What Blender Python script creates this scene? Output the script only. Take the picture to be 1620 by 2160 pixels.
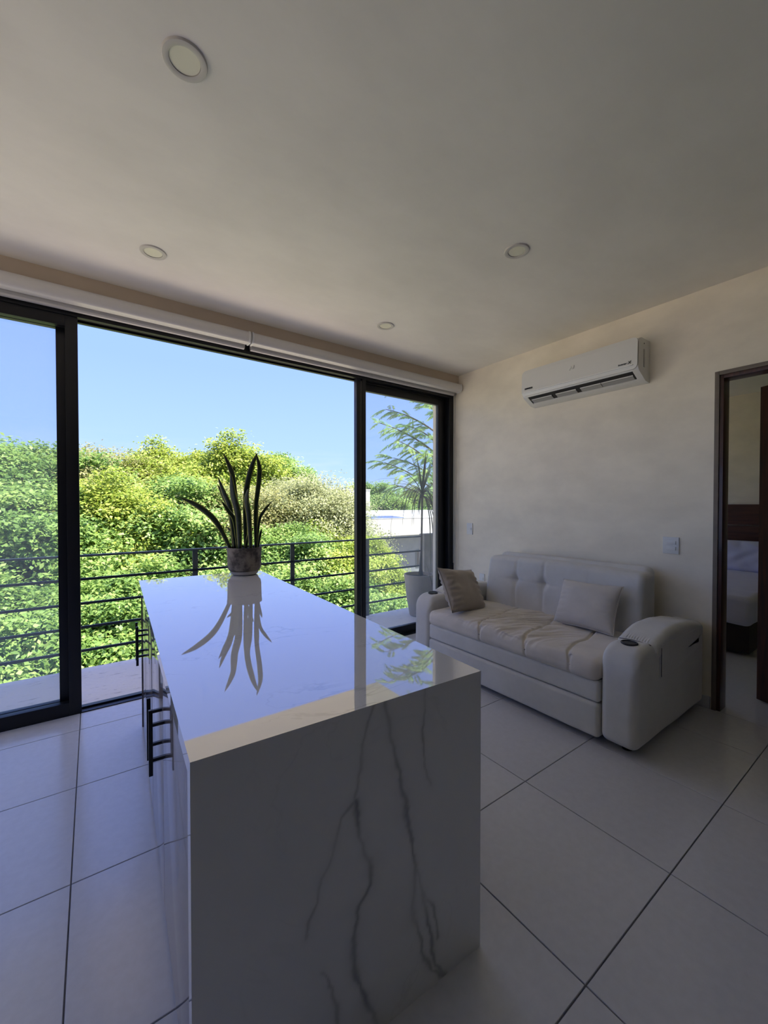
import bpy, bmesh, math, random
import numpy as np
from mathutils import Vector, Matrix, noise

for o in list(bpy.data.objects):
    bpy.data.objects.remove(o, do_unlink=True)
scene = bpy.context.scene
COL = scene.collection
R = math.radians

# ------------------------------------------------------------------ camera
CAM_H = 1.43
cam_data = bpy.data.cameras.new('camera')
cam = bpy.data.objects.new('camera', cam_data)
COL.objects.link(cam)
cam_data.sensor_fit = 'HORIZONTAL'
cam_data.sensor_width = 36.0
cam_data.lens = 36.0 * 856.0 / 1620.0
cam_data.clip_start = 0.02
cam_data.clip_end = 500
cam.location = (0, 0, CAM_H)
cam.rotation_euler = (R(90 - 0.85), 0, R(-35.7))
scene.camera = cam

# ------------------------------------------------------------------ world, sun, exposure
SKY_STRENGTH = 0.92
SUN_STRENGTH = 13.0
EXPOSURE = 0.34
world = bpy.data.worlds.new('sky')
scene.world = world
world.use_nodes = True
wn = world.node_tree
wn.nodes.clear()
w_out = wn.nodes.new('ShaderNodeOutputWorld')
w_bg = wn.nodes.new('ShaderNodeBackground')
w_geo = wn.nodes.new('ShaderNodeTexCoord')
w_sep = wn.nodes.new('ShaderNodeSeparateXYZ')
w_ramp = wn.nodes.new('ShaderNodeValToRGB')
wn.links.new(w_geo.outputs['Generated'], w_sep.inputs[0])
wn.links.new(w_sep.outputs['Z'], w_ramp.inputs[0])
el = w_ramp.color_ramp.elements
el[0].position = 0.0
el[0].color = (0.57, 0.79, 1.25, 1)
el[1].position = 0.55
el[1].color = (0.35, 0.56, 1.55, 1)
e = el.new(0.12)
e.color = (0.47, 0.70, 1.36, 1)
e = el.new(0.30)
e.color = (0.38, 0.59, 1.50, 1)
# faint thin cloud low over the horizon
w_map = wn.nodes.new('ShaderNodeMapping')
w_map.inputs['Scale'].default_value = (3, 3, 16)
w_noi = wn.nodes.new('ShaderNodeTexNoise')
w_noi.inputs['Scale'].default_value = 1.6
w_noi.inputs['Detail'].default_value = 6
w_nr = wn.nodes.new('ShaderNodeValToRGB')
w_nr.color_ramp.elements[0].position = 0.52
w_nr.color_ramp.elements[1].position = 0.75
w_nr.color_ramp.elements[1].color = (0.45, 0.45, 0.45, 1)
w_low = wn.nodes.new('ShaderNodeMapRange')
w_low.inputs['From Min'].default_value = 0.16
w_low.inputs['From Max'].default_value = 0.05
w_mul = wn.nodes.new('ShaderNodeMath')
w_mul.operation = 'MULTIPLY'
w_mix = wn.nodes.new('ShaderNodeMix')
w_mix.data_type = 'RGBA'
w_mix.inputs['B'].default_value = (0.95, 0.97, 1.05, 1)
wn.links.new(w_geo.outputs['Generated'], w_map.inputs[0])
wn.links.new(w_map.outputs[0], w_noi.inputs['Vector'])
wn.links.new(w_noi.outputs[0], w_nr.inputs[0])
wn.links.new(w_sep.outputs['Z'], w_low.inputs[0])
wn.links.new(w_nr.outputs[0], w_mul.inputs[0])
wn.links.new(w_low.outputs[0], w_mul.inputs[1])
wn.links.new(w_mul.outputs[0], w_mix.inputs['Factor'])
wn.links.new(w_ramp.outputs[0], w_mix.inputs['A'])
wn.links.new(w_mix.outputs['Result'], w_bg.inputs[0])
w_bg.inputs[1].default_value = SKY_STRENGTH
wn.links.new(w_bg.outputs[0], w_out.inputs[0])

sun_data = bpy.data.lights.new('sun', 'SUN')
sun_data.energy = SUN_STRENGTH
sun_data.angle = R(0.6)
sun_data.color = (1.0, 0.94, 0.84)
sun = bpy.data.objects.new('sun', sun_data)
COL.objects.link(sun)
sun_dir = Vector((0.25, -0.36, 0.90)).normalized()      # towards the sun: high, behind the building
sun.rotation_euler = sun_dir.to_track_quat('Z', 'Y').to_euler()
sun.location = (0, -6, 12)

scene.view_settings.view_transform = 'Standard'
scene.view_settings.look = 'None'
scene.view_settings.gamma = 1.0
scene.view_settings.use_curve_mapping = False
scene.view_settings.exposure = EXPOSURE
try:
    scene.cycles.use_denoising = True
    scene.cycles.max_bounces = 12
    scene.cycles.diffuse_bounces = 8
    scene.cycles.transparent_max_bounces = 16
    scene.cycles.sample_clamp_indirect = 8.0
    scene.cycles.caustics_reflective = False
    scene.cycles.caustics_refractive = False
except Exception:
    pass

# ------------------------------------------------------------------ helpers
def link(o, parent=None):
    COL.objects.link(o)
    if parent is not None:
        o.parent = parent
    return o

def tag(o, label=None, category=None, group=None, kind=None):
    if label: o['label'] = label
    if category: o['category'] = category
    if group: o['group'] = group
    if kind: o['kind'] = kind
    return o

def empty(name, loc=(0, 0, 0), rz=0.0):
    o = bpy.data.objects.new(name, None)
    o.empty_display_size = 0.1
    o.location = loc
    o.rotation_euler = (0, 0, rz)
    COL.objects.link(o)
    return o

def finish(name, bm, mat, parent=None, smooth=False, auto=None):
    me = bpy.data.meshes.new(name)
    bmesh.ops.recalc_face_normals(bm, faces=bm.faces)
    bm.to_mesh(me)
    bm.free()
    if mat is not None:
        me.materials.append(mat)
    if smooth or auto is not None:
        for p in me.polygons:
            p.use_smooth = True
    if auto is not None:
        try:
            me.set_sharp_from_angle(angle=R(auto))
        except Exception:
            pass
    o = bpy.data.objects.new(name, me)
    return link(o, parent)

def pydata(name, verts, faces, mat, parent=None, smooth=False):
    me = bpy.data.meshes.new(name)
    me.from_pydata([tuple(v) for v in verts], [], faces)
    me.materials.append(mat)
    if smooth:
        for p in me.polygons:
            p.use_smooth = True
    me.update()
    return link(bpy.data.objects.new(name, me), parent)

def add_box(bm, x0, x1, y0, y1, z0, z1, bevel=0.0, seg=2):
    b2 = bmesh.new()
    bmesh.ops.create_cube(b2, size=1.0)
    for v in b2.verts:
        v.co = Vector((x0 + (v.co.x + .5) * (x1 - x0), y0 + (v.co.y + .5) * (y1 - y0), z0 + (v.co.z + .5) * (z1 - z0)))
    if bevel > 0:
        bmesh.ops.bevel(b2, geom=list(b2.edges), offset=bevel, segments=seg, profile=0.7, affect='EDGES')
    tmp = bpy.data.meshes.new('tmp')
    b2.to_mesh(tmp)
    b2.free()
    bm.from_mesh(tmp)
    bpy.data.meshes.remove(tmp)

def box(name, x0, x1, y0, y1, z0, z1, mat, parent=None, bevel=0.0, seg=2):
    bm = bmesh.new()
    add_box(bm, x0, x1, y0, y1, z0, z1, bevel, seg)
    return finish(name, bm, mat, parent, auto=40 if bevel > 0 else None)

def boxes(name, lst, mat, parent=None, bevel=0.0):
    bm = bmesh.new()
    for b in lst:
        add_box(bm, *b, bevel=bevel)
    return finish(name, bm, mat, parent, auto=40 if bevel > 0 else None)

def axis_pts(s, r, nc, ni):
    h = s / 2
    r = min(r, h * 0.999)
    a = [-h + r * (1 - math.cos(t)) if False else -h + r * (i / nc) for i, t in enumerate([0] * (nc + 1))]
    inner = [(-h + r) + (2 * (h - r)) * i / ni for i in range(1, ni)] if h - r > 1e-6 else []
    return a + inner + [-x for x in reversed(a)]

def rbox_mesh(size, r, ni=(8, 8, 8), nc=4, fn=None):
    """rounded box as a fine grid, centred on the origin; fn(p) bends it"""
    ax = [axis_pts(size[k], r, nc, ni[k]) for k in range(3)]
    verts, index, faces = [], {}, []
    def vid(i, j, k):
        key = (i, j, k)
        if key not in index:
            p = Vector((ax[0][i], ax[1][j], ax[2][k]))
            inner = Vector([max(-(size[c] / 2 - r), min(size[c] / 2 - r, p[c])) for c in range(3)])
            d = p - inner
            if d.length > 1e-9:
                # even out the corner sampling
                m = max(abs(d.x), abs(d.y), abs(d.z))
                d = Vector([math.tan(c / m * math.pi / 4) * m if m > 0 else 0 for c in d]).normalized() * r
                p = inner + d
            index[key] = len(verts)
            verts.append(p)
        return index[key]
    n = [len(a) for a in ax]
    for a, b, c in ((0, 1, 2), (1, 2, 0), (0, 2, 1)):
        for side in (0, n[c] - 1):
            for i in range(n[a] - 1):
                for j in range(n[b] - 1):
                    q = []
                    for di, dj in ((0, 0), (1, 0), (1, 1), (0, 1)):
                        t = [0, 0, 0]
                        t[a], t[b], t[c] = i + di, j + dj, side
                        q.append(vid(*t))
                    faces.append(q)
    if fn:
        verts = [fn(v.copy()) for v in verts]
    return verts, faces

def rbox(name, centre, size, r, mat, parent=None, ni=(8, 8, 8), nc=4, fn=None, rot=None):
    vs, fs = rbox_mesh(size, r, ni, nc, fn)
    bm = bmesh.new()
    bv = [bm.verts.new(v) for v in vs]
    for f in fs:
        try:
            bm.faces.new([bv[i] for i in f])
        except ValueError:
            pass
    M = Matrix.Translation(Vector(centre)) @ (rot.to_4x4() if rot else Matrix.Identity(4))
    bmesh.ops.transform(bm, matrix=M, verts=bm.verts)
    return finish(name, bm, mat, parent, smooth=True)

def lathe(name, prof, mat, parent=None, n=40, centre=(0, 0, 0), auto=35):
    verts, faces = [], []
    for (r, z) in prof:
        for i in range(n):
            a = 2 * math.pi * i / n
            verts.append((centre[0] + r * math.cos(a), centre[1] + r * math.sin(a), centre[2] + z))
    for k in range(len(prof) - 1):
        for i in range(n):
            j = (i + 1) % n
            faces.append((k * n + i, k * n + j, (k + 1) * n + j, (k + 1) * n + i))
    bm = bmesh.new()
    bv = [bm.verts.new(v) for v in verts]
    for f in faces:
        bm.faces.new([bv[i] for i in f])
    bm.faces.new(bv[:n])
    bm.faces.new(bv[-n:])
    bmesh.ops.remove_doubles(bm, verts=bm.verts, dist=1e-6)
    return finish(name, bm, mat, parent, auto=auto)

def tube_into(verts, faces, pts, radii, n=8):
    base = len(verts)
    pts = [Vector(p) for p in pts]
    for k, p in enumerate(pts):
        d = (pts[min(k + 1, len(pts) - 1)] - pts[max(k - 1, 0)]).normalized()
        a = d.cross(Vector((0, 0, 1)))
        if a.length < 1e-3:
            a = d.cross(Vector((1, 0, 0)))
        a.normalize()
        b = d.cross(a)
        r = radii[k] if isinstance(radii, (list, tuple)) else radii
        for i in range(n):
            t = 2 * math.pi * i / n
            verts.append(p + (a * math.cos(t) + b * math.sin(t)) * r)
    for k in range(len(pts) - 1):
        for i in range(n):
            j = (i + 1) % n
            faces.append((base + k * n + i, base + k * n + j, base + (k + 1) * n + j, base + (k + 1) * n + i))
    faces.append(tuple(base + i for i in reversed(range(n))))
    faces.append(tuple(base + (len(pts) - 1) * n + i for i in range(n)))

def tube(name, pts, radii, mat, parent=None, n=8):
    v, f = [], []
    tube_into(v, f, pts, radii, n)
    return pydata(name, v, f, mat, parent, smooth=True)

# ------------------------------------------------------------------ materials
def new_mat(name):
    m = bpy.data.materials.new(name)
    m.use_nodes = True
    nt = m.node_tree
    return m, nt, nt.nodes['Principled BSDF']

def N(nt, t, **kw):
    n = nt.nodes.new(t)
    for k, v in kw.items():
        n.inputs[k.replace('_', ' ')].default_value = v
    return n

def coords(nt, scale=(1, 1, 1), kind='Object', rot=(0, 0, 0)):
    tc = nt.nodes.new('ShaderNodeTexCoord')
    mp = nt.nodes.new('ShaderNodeMapping')
    mp.inputs['Scale'].default_value = scale
    mp.inputs['Rotation'].default_value = rot
    nt.links.new(tc.outputs[kind], mp.inputs[0])
    return mp.outputs[0]

def mat(name, col, rough=0.5, spec=0.5, metal=0.0, var=0.0, nscale=6.0, detail=4, bump=0.0, bscale=80.0,
        stretch=(1, 1, 1), col2=None, coat=0.0, bdist=0.002, lo=0.35, hi=0.65):
    m, nt, p = new_mat(name)
    p.inputs['Roughness'].default_value = rough
    p.inputs['Specular IOR Level'].default_value = spec
    p.inputs['Metallic'].default_value = metal
    p.inputs['Coat Weight'].default_value = coat
    p.inputs['Base Color'].default_value = (*col, 1)
    if var > 0 or col2:
        c2 = col2 or tuple(min(1, c * (1 + var)) for c in col)
        c1 = col if col2 else tuple(c * (1 - var) for c in col)
        no = N(nt, 'ShaderNodeTexNoise', Scale=nscale, Detail=float(detail), Roughness=0.6)
        nt.links.new(coords(nt, stretch), no.inputs['Vector'])
        ra = nt.nodes.new('ShaderNodeValToRGB')
        ra.color_ramp.elements[0].position = lo
        ra.color_ramp.elements[1].position = hi
        ra.color_ramp.elements[0].color = (*c1, 1)
        ra.color_ramp.elements[1].color = (*c2, 1)
        nt.links.new(no.outputs[0], ra.inputs[0])
        nt.links.new(ra.outputs[0], p.inputs['Base Color'])
    if bump > 0:
        nb = N(nt, 'ShaderNodeTexNoise', Scale=bscale, Detail=3.0)
        nt.links.new(coords(nt, stretch), nb.inputs['Vector'])
        bp = N(nt, 'ShaderNodeBump', Strength=bump, Distance=bdist)
        nt.links.new(nb.outputs[0], bp.inputs['Height'])
        nt.links.new(bp.outputs[0], p.inputs['Normal'])
    return m

M = {}
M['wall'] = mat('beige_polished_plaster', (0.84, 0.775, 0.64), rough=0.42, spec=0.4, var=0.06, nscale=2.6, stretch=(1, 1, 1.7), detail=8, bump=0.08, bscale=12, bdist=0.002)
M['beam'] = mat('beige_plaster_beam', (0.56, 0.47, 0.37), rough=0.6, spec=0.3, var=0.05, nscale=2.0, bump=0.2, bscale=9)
M['ceiling'] = mat('grey_cream_ceiling_plaster', (0.83, 0.805, 0.745), rough=0.55, spec=0.35, var=0.045, nscale=1.6, stretch=(1.0, 1.6, 1), detail=8, bump=0.12, bscale=8, bdist=0.003)
M['tile'] = mat('grey_porcelain_tile', (0.60, 0.605, 0.63), rough=0.20, spec=0.7, var=0.03, nscale=30, detail=6, bump=0.04, bscale=200, bdist=0.0006)
M['grout'] = mat('grey_grout', (0.16, 0.16, 0.17), rough=0.9, var=0.1)
M['black_alu'] = mat('black_aluminium', (0.008, 0.008, 0.010), rough=0.38, spec=0.4)
M['alu_strip'] = mat('brushed_aluminium_strip', (0.42, 0.40, 0.38), rough=0.4, metal=0.6)
M['blind'] = mat('pale_grey_blind', (0.66, 0.64, 0.61), rough=0.35, spec=0.5)
M['blind_fabric'] = mat('grey_blind_fabric', (0.42, 0.41, 0.39), rough=0.8, bump=0.2, bscale=400)
M['white_plastic'] = mat('white_plastic', (0.72, 0.73, 0.72), rough=0.3)
M['ac_white'] = mat('glossy_white_plastic', (0.72, 0.72, 0.69), rough=0.16, spec=0.5)
M['ac_grey'] = mat('grey_plastic', (0.36, 0.36, 0.35), rough=0.4)
M['dark_plastic'] = mat('dark_plastic', (0.012, 0.012, 0.012), rough=0.4)
M['silver'] = mat('silver_print', (0.85, 0.85, 0.83), rough=0.3)
M['diffuser'] = mat('cream_diffuser', (0.78, 0.77, 0.62), rough=0.4)
M['downlight'] = mat('white_painted_metal', (0.56, 0.54, 0.50), rough=0.45)
M['door_wood'] = mat('dark_mahogany_wood', (0.030, 0.010, 0.006), rough=0.35, spec=0.4, col2=(0.075, 0.022, 0.013), nscale=6, stretch=(8, 8, 0.6), coat=0.2)
M['door_trim'] = mat('brown_door_trim', (0.16, 0.13, 0.10), rough=0.5, var=0.15)
M['head_wood'] = mat('red_brown_headboard_wood', (0.05, 0.017, 0.010), rough=0.4, col2=(0.10, 0.036, 0.02), nscale=5, stretch=(1, 0.5, 7))
M['bed_cover'] = mat('lilac_white_bedding', (0.62, 0.63, 0.78), rough=0.85, var=0.03)
M['bed_wood'] = mat('dark_bed_wood', (0.020, 0.011, 0.008), rough=0.6)
M['concrete'] = mat('balcony_concrete', (0.82, 0.80, 0.79), rough=0.85, col2=(0.34, 0.33, 0.33), lo=0.60, hi=0.72, nscale=9, detail=8, stretch=(1, 3.2, 1), bump=0.6, bscale=24, bdist=0.004)
M['parapet'] = mat('grey_parapet_concrete', (0.36, 0.34, 0.31), rough=0.9, var=0.15, nscale=5, bump=0.3, bscale=30)
M['soffit'] = mat('cream_soffit', (0.80, 0.74, 0.63), rough=0.8, var=0.05)
M['rail'] = mat('dark_painted_steel', (0.018, 0.024, 0.026), rough=0.45)
M['rail_top'] = mat('lightened_steel', (0.09, 0.11, 0.11), rough=0.4)  # lighter than the rails: sky light on the top rail put into colour
M['handle'] = mat('matte_black_metal', (0.006, 0.006, 0.007), rough=0.35)
M['pot'] = mat('weathered_grey_stoneware', (0.045, 0.036, 0.030), rough=0.8, col2=(0.19, 0.16, 0.13), nscale=13, lo=0.42, hi=0.58, detail=8, bump=0.5, bscale=40, bdist=0.003)
M['pot_foot'] = mat('pale_unglazed_clay', (0.36, 0.33, 0.30), rough=0.8, var=0.1)
M['soil'] = mat('dark_soil', (0.02, 0.014, 0.01), rough=0.95, bump=0.8, bscale=60, bdist=0.01)
M['planter'] = mat('beige_planter_concrete', (0.40, 0.35, 0.29), rough=0.85, var=0.12, nscale=4, bump=0.3, bscale=30)
M['palm'] = mat('dark_green_palm_leaf', (0.018, 0.032, 0.010), rough=0.5, var=0.25, nscale=3)
M['palm_trunk'] = mat('brown_palm_trunk', (0.085, 0.07, 0.05), rough=0.9, var=0.2, nscale=20)
M['bark'] = mat('grey_brown_bark', (0.14, 0.11, 0.085), rough=0.95, var=0.25, nscale=9, stretch=(1, 1, 0.3), bump=0.5, bscale=20, bdist=0.02)
M['build_lit'] = mat('pale_concrete_parapet', (0.50, 0.48, 0.43), rough=0.9, var=0.07, nscale=1.6, stretch=(3, 3, 0.5))
M['build_shade'] = mat('shaded_grey_wall', (0.17, 0.19, 0.195), rough=0.9, var=0.1, nscale=1.0)  # grey darkened to hold the shade under the overhanging parapet
M['build_pink'] = mat('pinkish_concrete', (0.50, 0.46, 0.44), rough=0.9, var=0.06, nscale=1.2)
M['roof_white'] = mat('white_roof_coating', (0.62, 0.62, 0.61), rough=0.8)
M['solar'] = mat('blue_solar_glass', (0.05, 0.06, 0.15), rough=0.12, spec=0.6)
M['dark_window'] = mat('dark_window_glass', (0.02, 0.024, 0.028), rough=0.15)
M['ground'] = mat('dry_ground', (0.46, 0.39, 0.29), rough=0.95, var=0.2, nscale=0.3)
M['rubber'] = mat('black_rubber', (0.01, 0.01, 0.01), rough=0.8)

def fabric(name, col, var=0.06, weave=900):
    m, nt, p = new_mat(name)
    p.inputs['Roughness'].default_value = 0.92
    p.inputs['Specular IOR Level'].default_value = 0.15
    p.inputs['Sheen Weight'].default_value = 0.25
    p.inputs['Sheen Roughness'].default_value = 0.5
    no = N(nt, 'ShaderNodeTexNoise', Scale=5.0, Detail=6.0, Roughness=0.65)
    nt.links.new(coords(nt), no.inputs['Vector'])
    ra = nt.nodes.new('ShaderNodeValToRGB')
    ra.color_ramp.elements[0].position = 0.3
    ra.color_ramp.elements[1].position = 0.7
    ra.color_ramp.elements[0].color = (*[c * (1 - var) for c in col], 1)
    ra.color_ramp.elements[1].color = (*[c * (1 + var) for c in col], 1)
    nt.links.new(no.outputs[0], ra.inputs[0])
    nt.links.new(ra.outputs[0], p.inputs['Base Color'])
    nb = N(nt, 'ShaderNodeTexNoise', Scale=float(weave), Detail=2.0)
    nt.links.new(coords(nt), nb.inputs['Vector'])
    n2 = N(nt, 'ShaderNodeTexNoise', Scale=26.0, Detail=3.0)
    nt.links.new(coords(nt), n2.inputs['Vector'])
    ad = nt.nodes.new('ShaderNodeMath')
    ad.operation = 'MULTIPLY_ADD'
    ad.inputs[1].default_value = 2.5
    nt.links.new(n2.outputs[0], ad.inputs[0])
    nt.links.new(nb.outputs[0], ad.inputs[2])
    bp = N(nt, 'ShaderNodeBump', Strength=0.35, Distance=0.0015)
    nt.links.new(ad.outputs[0], bp.inputs['Height'])
    nt.links.new(bp.outputs[0], p.inputs['Normal'])
    return m

M['sofa'] = fabric('grey_sofa_fabric', (0.64, 0.635, 0.61))
M['seat'] = fabric('grey_seat_fabric', (0.67, 0.625, 0.56))
M['pillow'] = fabric('taupe_cushion_fabric', (0.40, 0.35, 0.29))
M['pillow2'] = fabric('grey_cushion_fabric', (0.58, 0.545, 0.49))
M['seam'] = mat('dark_seam_cord', (0.14, 0.14, 0.14), rough=0.9)

def marble(name, use_attr):
    m, nt, p = new_mat(name)
    p.inputs['Roughness'].default_value = 0.02
    p.inputs['Specular IOR Level'].default_value = 1.0
    p.inputs['Coat Weight'].default_value = 0.7
    p.inputs['Coat Roughness'].default_value = 0.02
    p.inputs['Coat IOR'].default_value = 1.6
    n1 = N(nt, 'ShaderNodeTexNoise', Scale=2.2, Detail=5.0, Roughness=0.55, Distortion=0.6)
    nt.links.new(coords(nt, (1, 1.6, 1), rot=(0, 0, 0.5)), n1.inputs['Vector'])
    ab = nt.nodes.new('ShaderNodeMath'); ab.operation = 'SUBTRACT'; ab.inputs[1].default_value = 0.5
    ab2 = nt.nodes.new('ShaderNodeMath'); ab2.operation = 'ABSOLUTE'
    nt.links.new(n1.outputs[0], ab.inputs[0]); nt.links.new(ab.outputs[0], ab2.inputs[0])
    n2 = N(nt, 'ShaderNodeTexNoise', Scale=3.0, Detail=2.0)
    nt.links.new(coords(nt), n2.inputs['Vector'])
    mr = N(nt, 'ShaderNodeMapRange'); mr.inputs['From Min'].default_value = 0.0; mr.inputs['From Max'].default_value = 0.012
    mr.inputs['To Min'].default_value = 0.10 if use_attr else 0.35; mr.inputs['To Max'].default_value = 0.0
    nt.links.new(ab2.outputs[0], mr.inputs[0])
    mk = N(nt, 'ShaderNodeMapRange'); mk.inputs['From Min'].default_value = 0.5; mk.inputs['From Max'].default_value = 0.68
    nt.links.new(n2.outputs[0], mk.inputs[0])
    mu = nt.nodes.new('ShaderNodeMath'); mu.operation = 'MULTIPLY'
    nt.links.new(mr.outputs[0], mu.inputs[0]); nt.links.new(mk.outputs[0], mu.inputs[1])
    fac = mu.outputs[0]
    if use_attr:
        at = nt.nodes.new('ShaderNodeAttribute'); at.attribute_name = 'vein'
        mx = nt.nodes.new('ShaderNodeMath'); mx.operation = 'MAXIMUM'
        nt.links.new(fac, mx.inputs[0]); nt.links.new(at.outputs['Fac'], mx.inputs[1])
        fac = mx.outputs[0]
    mix = nt.nodes.new('ShaderNodeMix'); mix.data_type = 'RGBA'
    mix.inputs['A'].default_value = (0.78, 0.785, 0.78, 1)
    mix.inputs['B'].default_value = (0.20, 0.21, 0.21, 1)
    nt.links.new(fac, mix.inputs['Factor'])
    nt.links.new(mix.outputs['Result'], p.inputs['Base Color'])
    return m
M['marble'] = marble('white_veined_quartz', False)
M['marble_veined'] = marble('white_quartz_grey_veins', True)

def wood_gloss():
    m, nt, p = new_mat('glossy_grey_brown_woodgrain')
    p.inputs['Roughness'].default_value = 0.07
    p.inputs['Specular IOR Level'].default_value = 0.6
    no = N(nt, 'ShaderNodeTexNoise', Scale=7.0, Detail=6.0, Roughness=0.7)
    nt.links.new(coords(nt, (14, 14, 0.35)), no.inputs['Vector'])
    ra = nt.nodes.new('ShaderNodeValToRGB')
    ra.color_ramp.elements[0].position = 0.3; ra.color_ramp.elements[1].position = 0.7
    ra.color_ramp.elements[0].color = (0.10, 0.08, 0.075, 1); ra.color_ramp.elements[1].color = (0.25, 0.215, 0.20, 1)
    nt.links.new(no.outputs[0], ra.inputs[0]); nt.links.new(ra.outputs[0], p.inputs['Base Color'])
    return m
M['cab'] = wood_gloss()
M['cab_edge'] = mat('dark_brown_edge', (0.06, 0.04, 0.035), rough=0.4)

def glass_mat(name, tint, haze, haze_col):
    m = bpy.data.materials.new(name)
    m.use_nodes = True
    nt = m.node_tree
    nt.nodes.clear()
    out = nt.nodes.new('ShaderNodeOutputMaterial')
    tr = nt.nodes.new('ShaderNodeBsdfTransparent'); tr.inputs[0].default_value = (*tint, 1)
    gl = nt.nodes.new('ShaderNodeBsdfGlossy'); gl.inputs['Roughness'].default_value = 0.01
    fr = nt.nodes.new('ShaderNodeFresnel'); fr.inputs[0].default_value = 1.5
    df = nt.nodes.new('ShaderNodeBsdfTranslucent'); df.inputs[0].default_value = (*haze_col, 1)
    m1 = nt.nodes.new('ShaderNodeMixShader'); m1.inputs[0].default_value = haze
    m2 = nt.nodes.new('ShaderNodeMixShader')
    nt.links.new(tr.outputs[0], m1.inputs[1]); nt.links.new(df.outputs[0], m1.inputs[2])
    ge = nt.nodes.new('ShaderNodeNewGeometry')
    inv = nt.nodes.new('ShaderNodeMath'); inv.operation = 'SUBTRACT'; inv.inputs[0].default_value = 1.0
    mu = nt.nodes.new('ShaderNodeMath'); mu.operation = 'MULTIPLY'
    nt.links.new(ge.outputs['Backfacing'], inv.inputs[1]); nt.links.new(inv.outputs[0], mu.inputs[0]); nt.links.new(fr.outputs[0], mu.inputs[1])
    nt.links.new(mu.outputs[0], m2.inputs[0]); nt.links.new(m1.outputs[0], m2.inputs[1]); nt.links.new(gl.outputs[0], m2.inputs[2])
    nt.links.new(m2.outputs[0], out.inputs[0])
    return m
M['glass'] = glass_mat('dusty_clear_glass', (0.88, 0.91, 0.91), 0.055, (0.8, 0.85, 0.9))

def leaf_mat(name, dark, mid, light, trans=0.45):
    m = bpy.data.materials.new(name)
    m.use_nodes = True
    nt = m.node_tree
    nt.nodes.clear()
    out = nt.nodes.new('ShaderNodeOutputMaterial')
    at = nt.nodes.new('ShaderNodeAttribute'); at.attribute_name = 'tint'
    ra = nt.nodes.new('ShaderNodeValToRGB')
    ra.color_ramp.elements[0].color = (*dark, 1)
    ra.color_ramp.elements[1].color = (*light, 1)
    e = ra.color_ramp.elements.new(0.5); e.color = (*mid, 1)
    nt.links.new(at.outputs['Fac'], ra.inputs[0])
    pb = nt.nodes.new('ShaderNodeBsdfPrincipled')
    pb.inputs['Roughness'].default_value = 0.45
    pb.inputs['Specular IOR Level'].default_value = 0.35
    nt.links.new(ra.outputs[0], pb.inputs['Base Color'])
    tl = nt.nodes.new('ShaderNodeBsdfTranslucent')
    nt.links.new(ra.outputs[0], tl.inputs[0])
    mx = nt.nodes.new('ShaderNodeMixShader'); mx.inputs[0].default_value = trans
    nt.links.new(pb.outputs[0], mx.inputs[1]); nt.links.new(tl.outputs[0], mx.inputs[2])
    nt.links.new(mx.outputs[0], out.inputs[0])
    return m
LEAF = {
    'green': leaf_mat('bright_green_leaf', (0.11, 0.20, 0.05), (0.25, 0.39, 0.09), (0.42, 0.53, 0.16)),
    'lime': leaf_mat('yellow_green_leaf', (0.20, 0.28, 0.04), (0.36, 0.45, 0.07), (0.52, 0.55, 0.13)),
    'olive': leaf_mat('olive_grey_leaf', (0.24, 0.27, 0.12), (0.40, 0.43, 0.20), (0.54, 0.54, 0.30)),
    'tan': leaf_mat('tan_green_leaf', (0.20, 0.20, 0.07), (0.34, 0.35, 0.12), (0.46, 0.42, 0.20)),
    'feather': leaf_mat('fresh_feathery_leaf', (0.16, 0.32, 0.12), (0.28, 0.44, 0.18), (0.42, 0.52, 0.14)),
}

# ================================================================== STRUCTURE
WX = 3.53          # right wall face
WY = 3.40          # beam face above the window
FY = 3.48          # inner face of the window frame
CZ = 2.965         # ceiling
LX, BY = -2.6, -2.3

# --- floor with its tiles
floor = box('floor', LX, WX, BY, 3.60, -0.20, -0.006, M['grout'])
tag(floor, kind='structure')
TX0, TDX, TY0, TDY, G = -0.078, 0.6305, 0.615, 0.652, 0.0045
tile_cache = {}
ix0 = int(math.floor((LX - TX0) / TDX)); ix1 = int(math.ceil((WX - TX0) / TDX))
iy0 = int(math.floor((BY - TY0) / TDY)); iy1 = int(math.ceil((FY - TY0) / TDY))
for i in range(ix0, ix1):
    for j in range(iy0, iy1):
        x0 = max(LX, TX0 + i * TDX) + G / 2; x1 = min(WX, TX0 + (i + 1) * TDX) - G / 2
        y0 = max(BY, TY0 + j * TDY) + G / 2; y1 = min(FY, TY0 + (j + 1) * TDY) - G / 2
        if x1 - x0 < 0.02 or y1 - y0 < 0.02:
            continue
        key = (round(x1 - x0, 3), round(y1 - y0, 3))
        if key not in tile_cache:
            bm = bmesh.new()
            add_box(bm, 0, x1 - x0, 0, y1 - y0, -0.008, 0, bevel=0.0012, seg=1)
            o = finish('tile', bm, M['tile'], floor)
            tile_cache[key] = o.data
        else:
            o = link(bpy.data.objects.new('tile', tile_cache[key]), floor)
        o.location = (x0, y0, 0)

ceil_o = box('ceiling', LX - 0.15, WX + 0.14, BY - 0.15, 3.62, CZ, CZ + 0.35, M['ceiling'])
tag(ceil_o, kind='structure')
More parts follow.
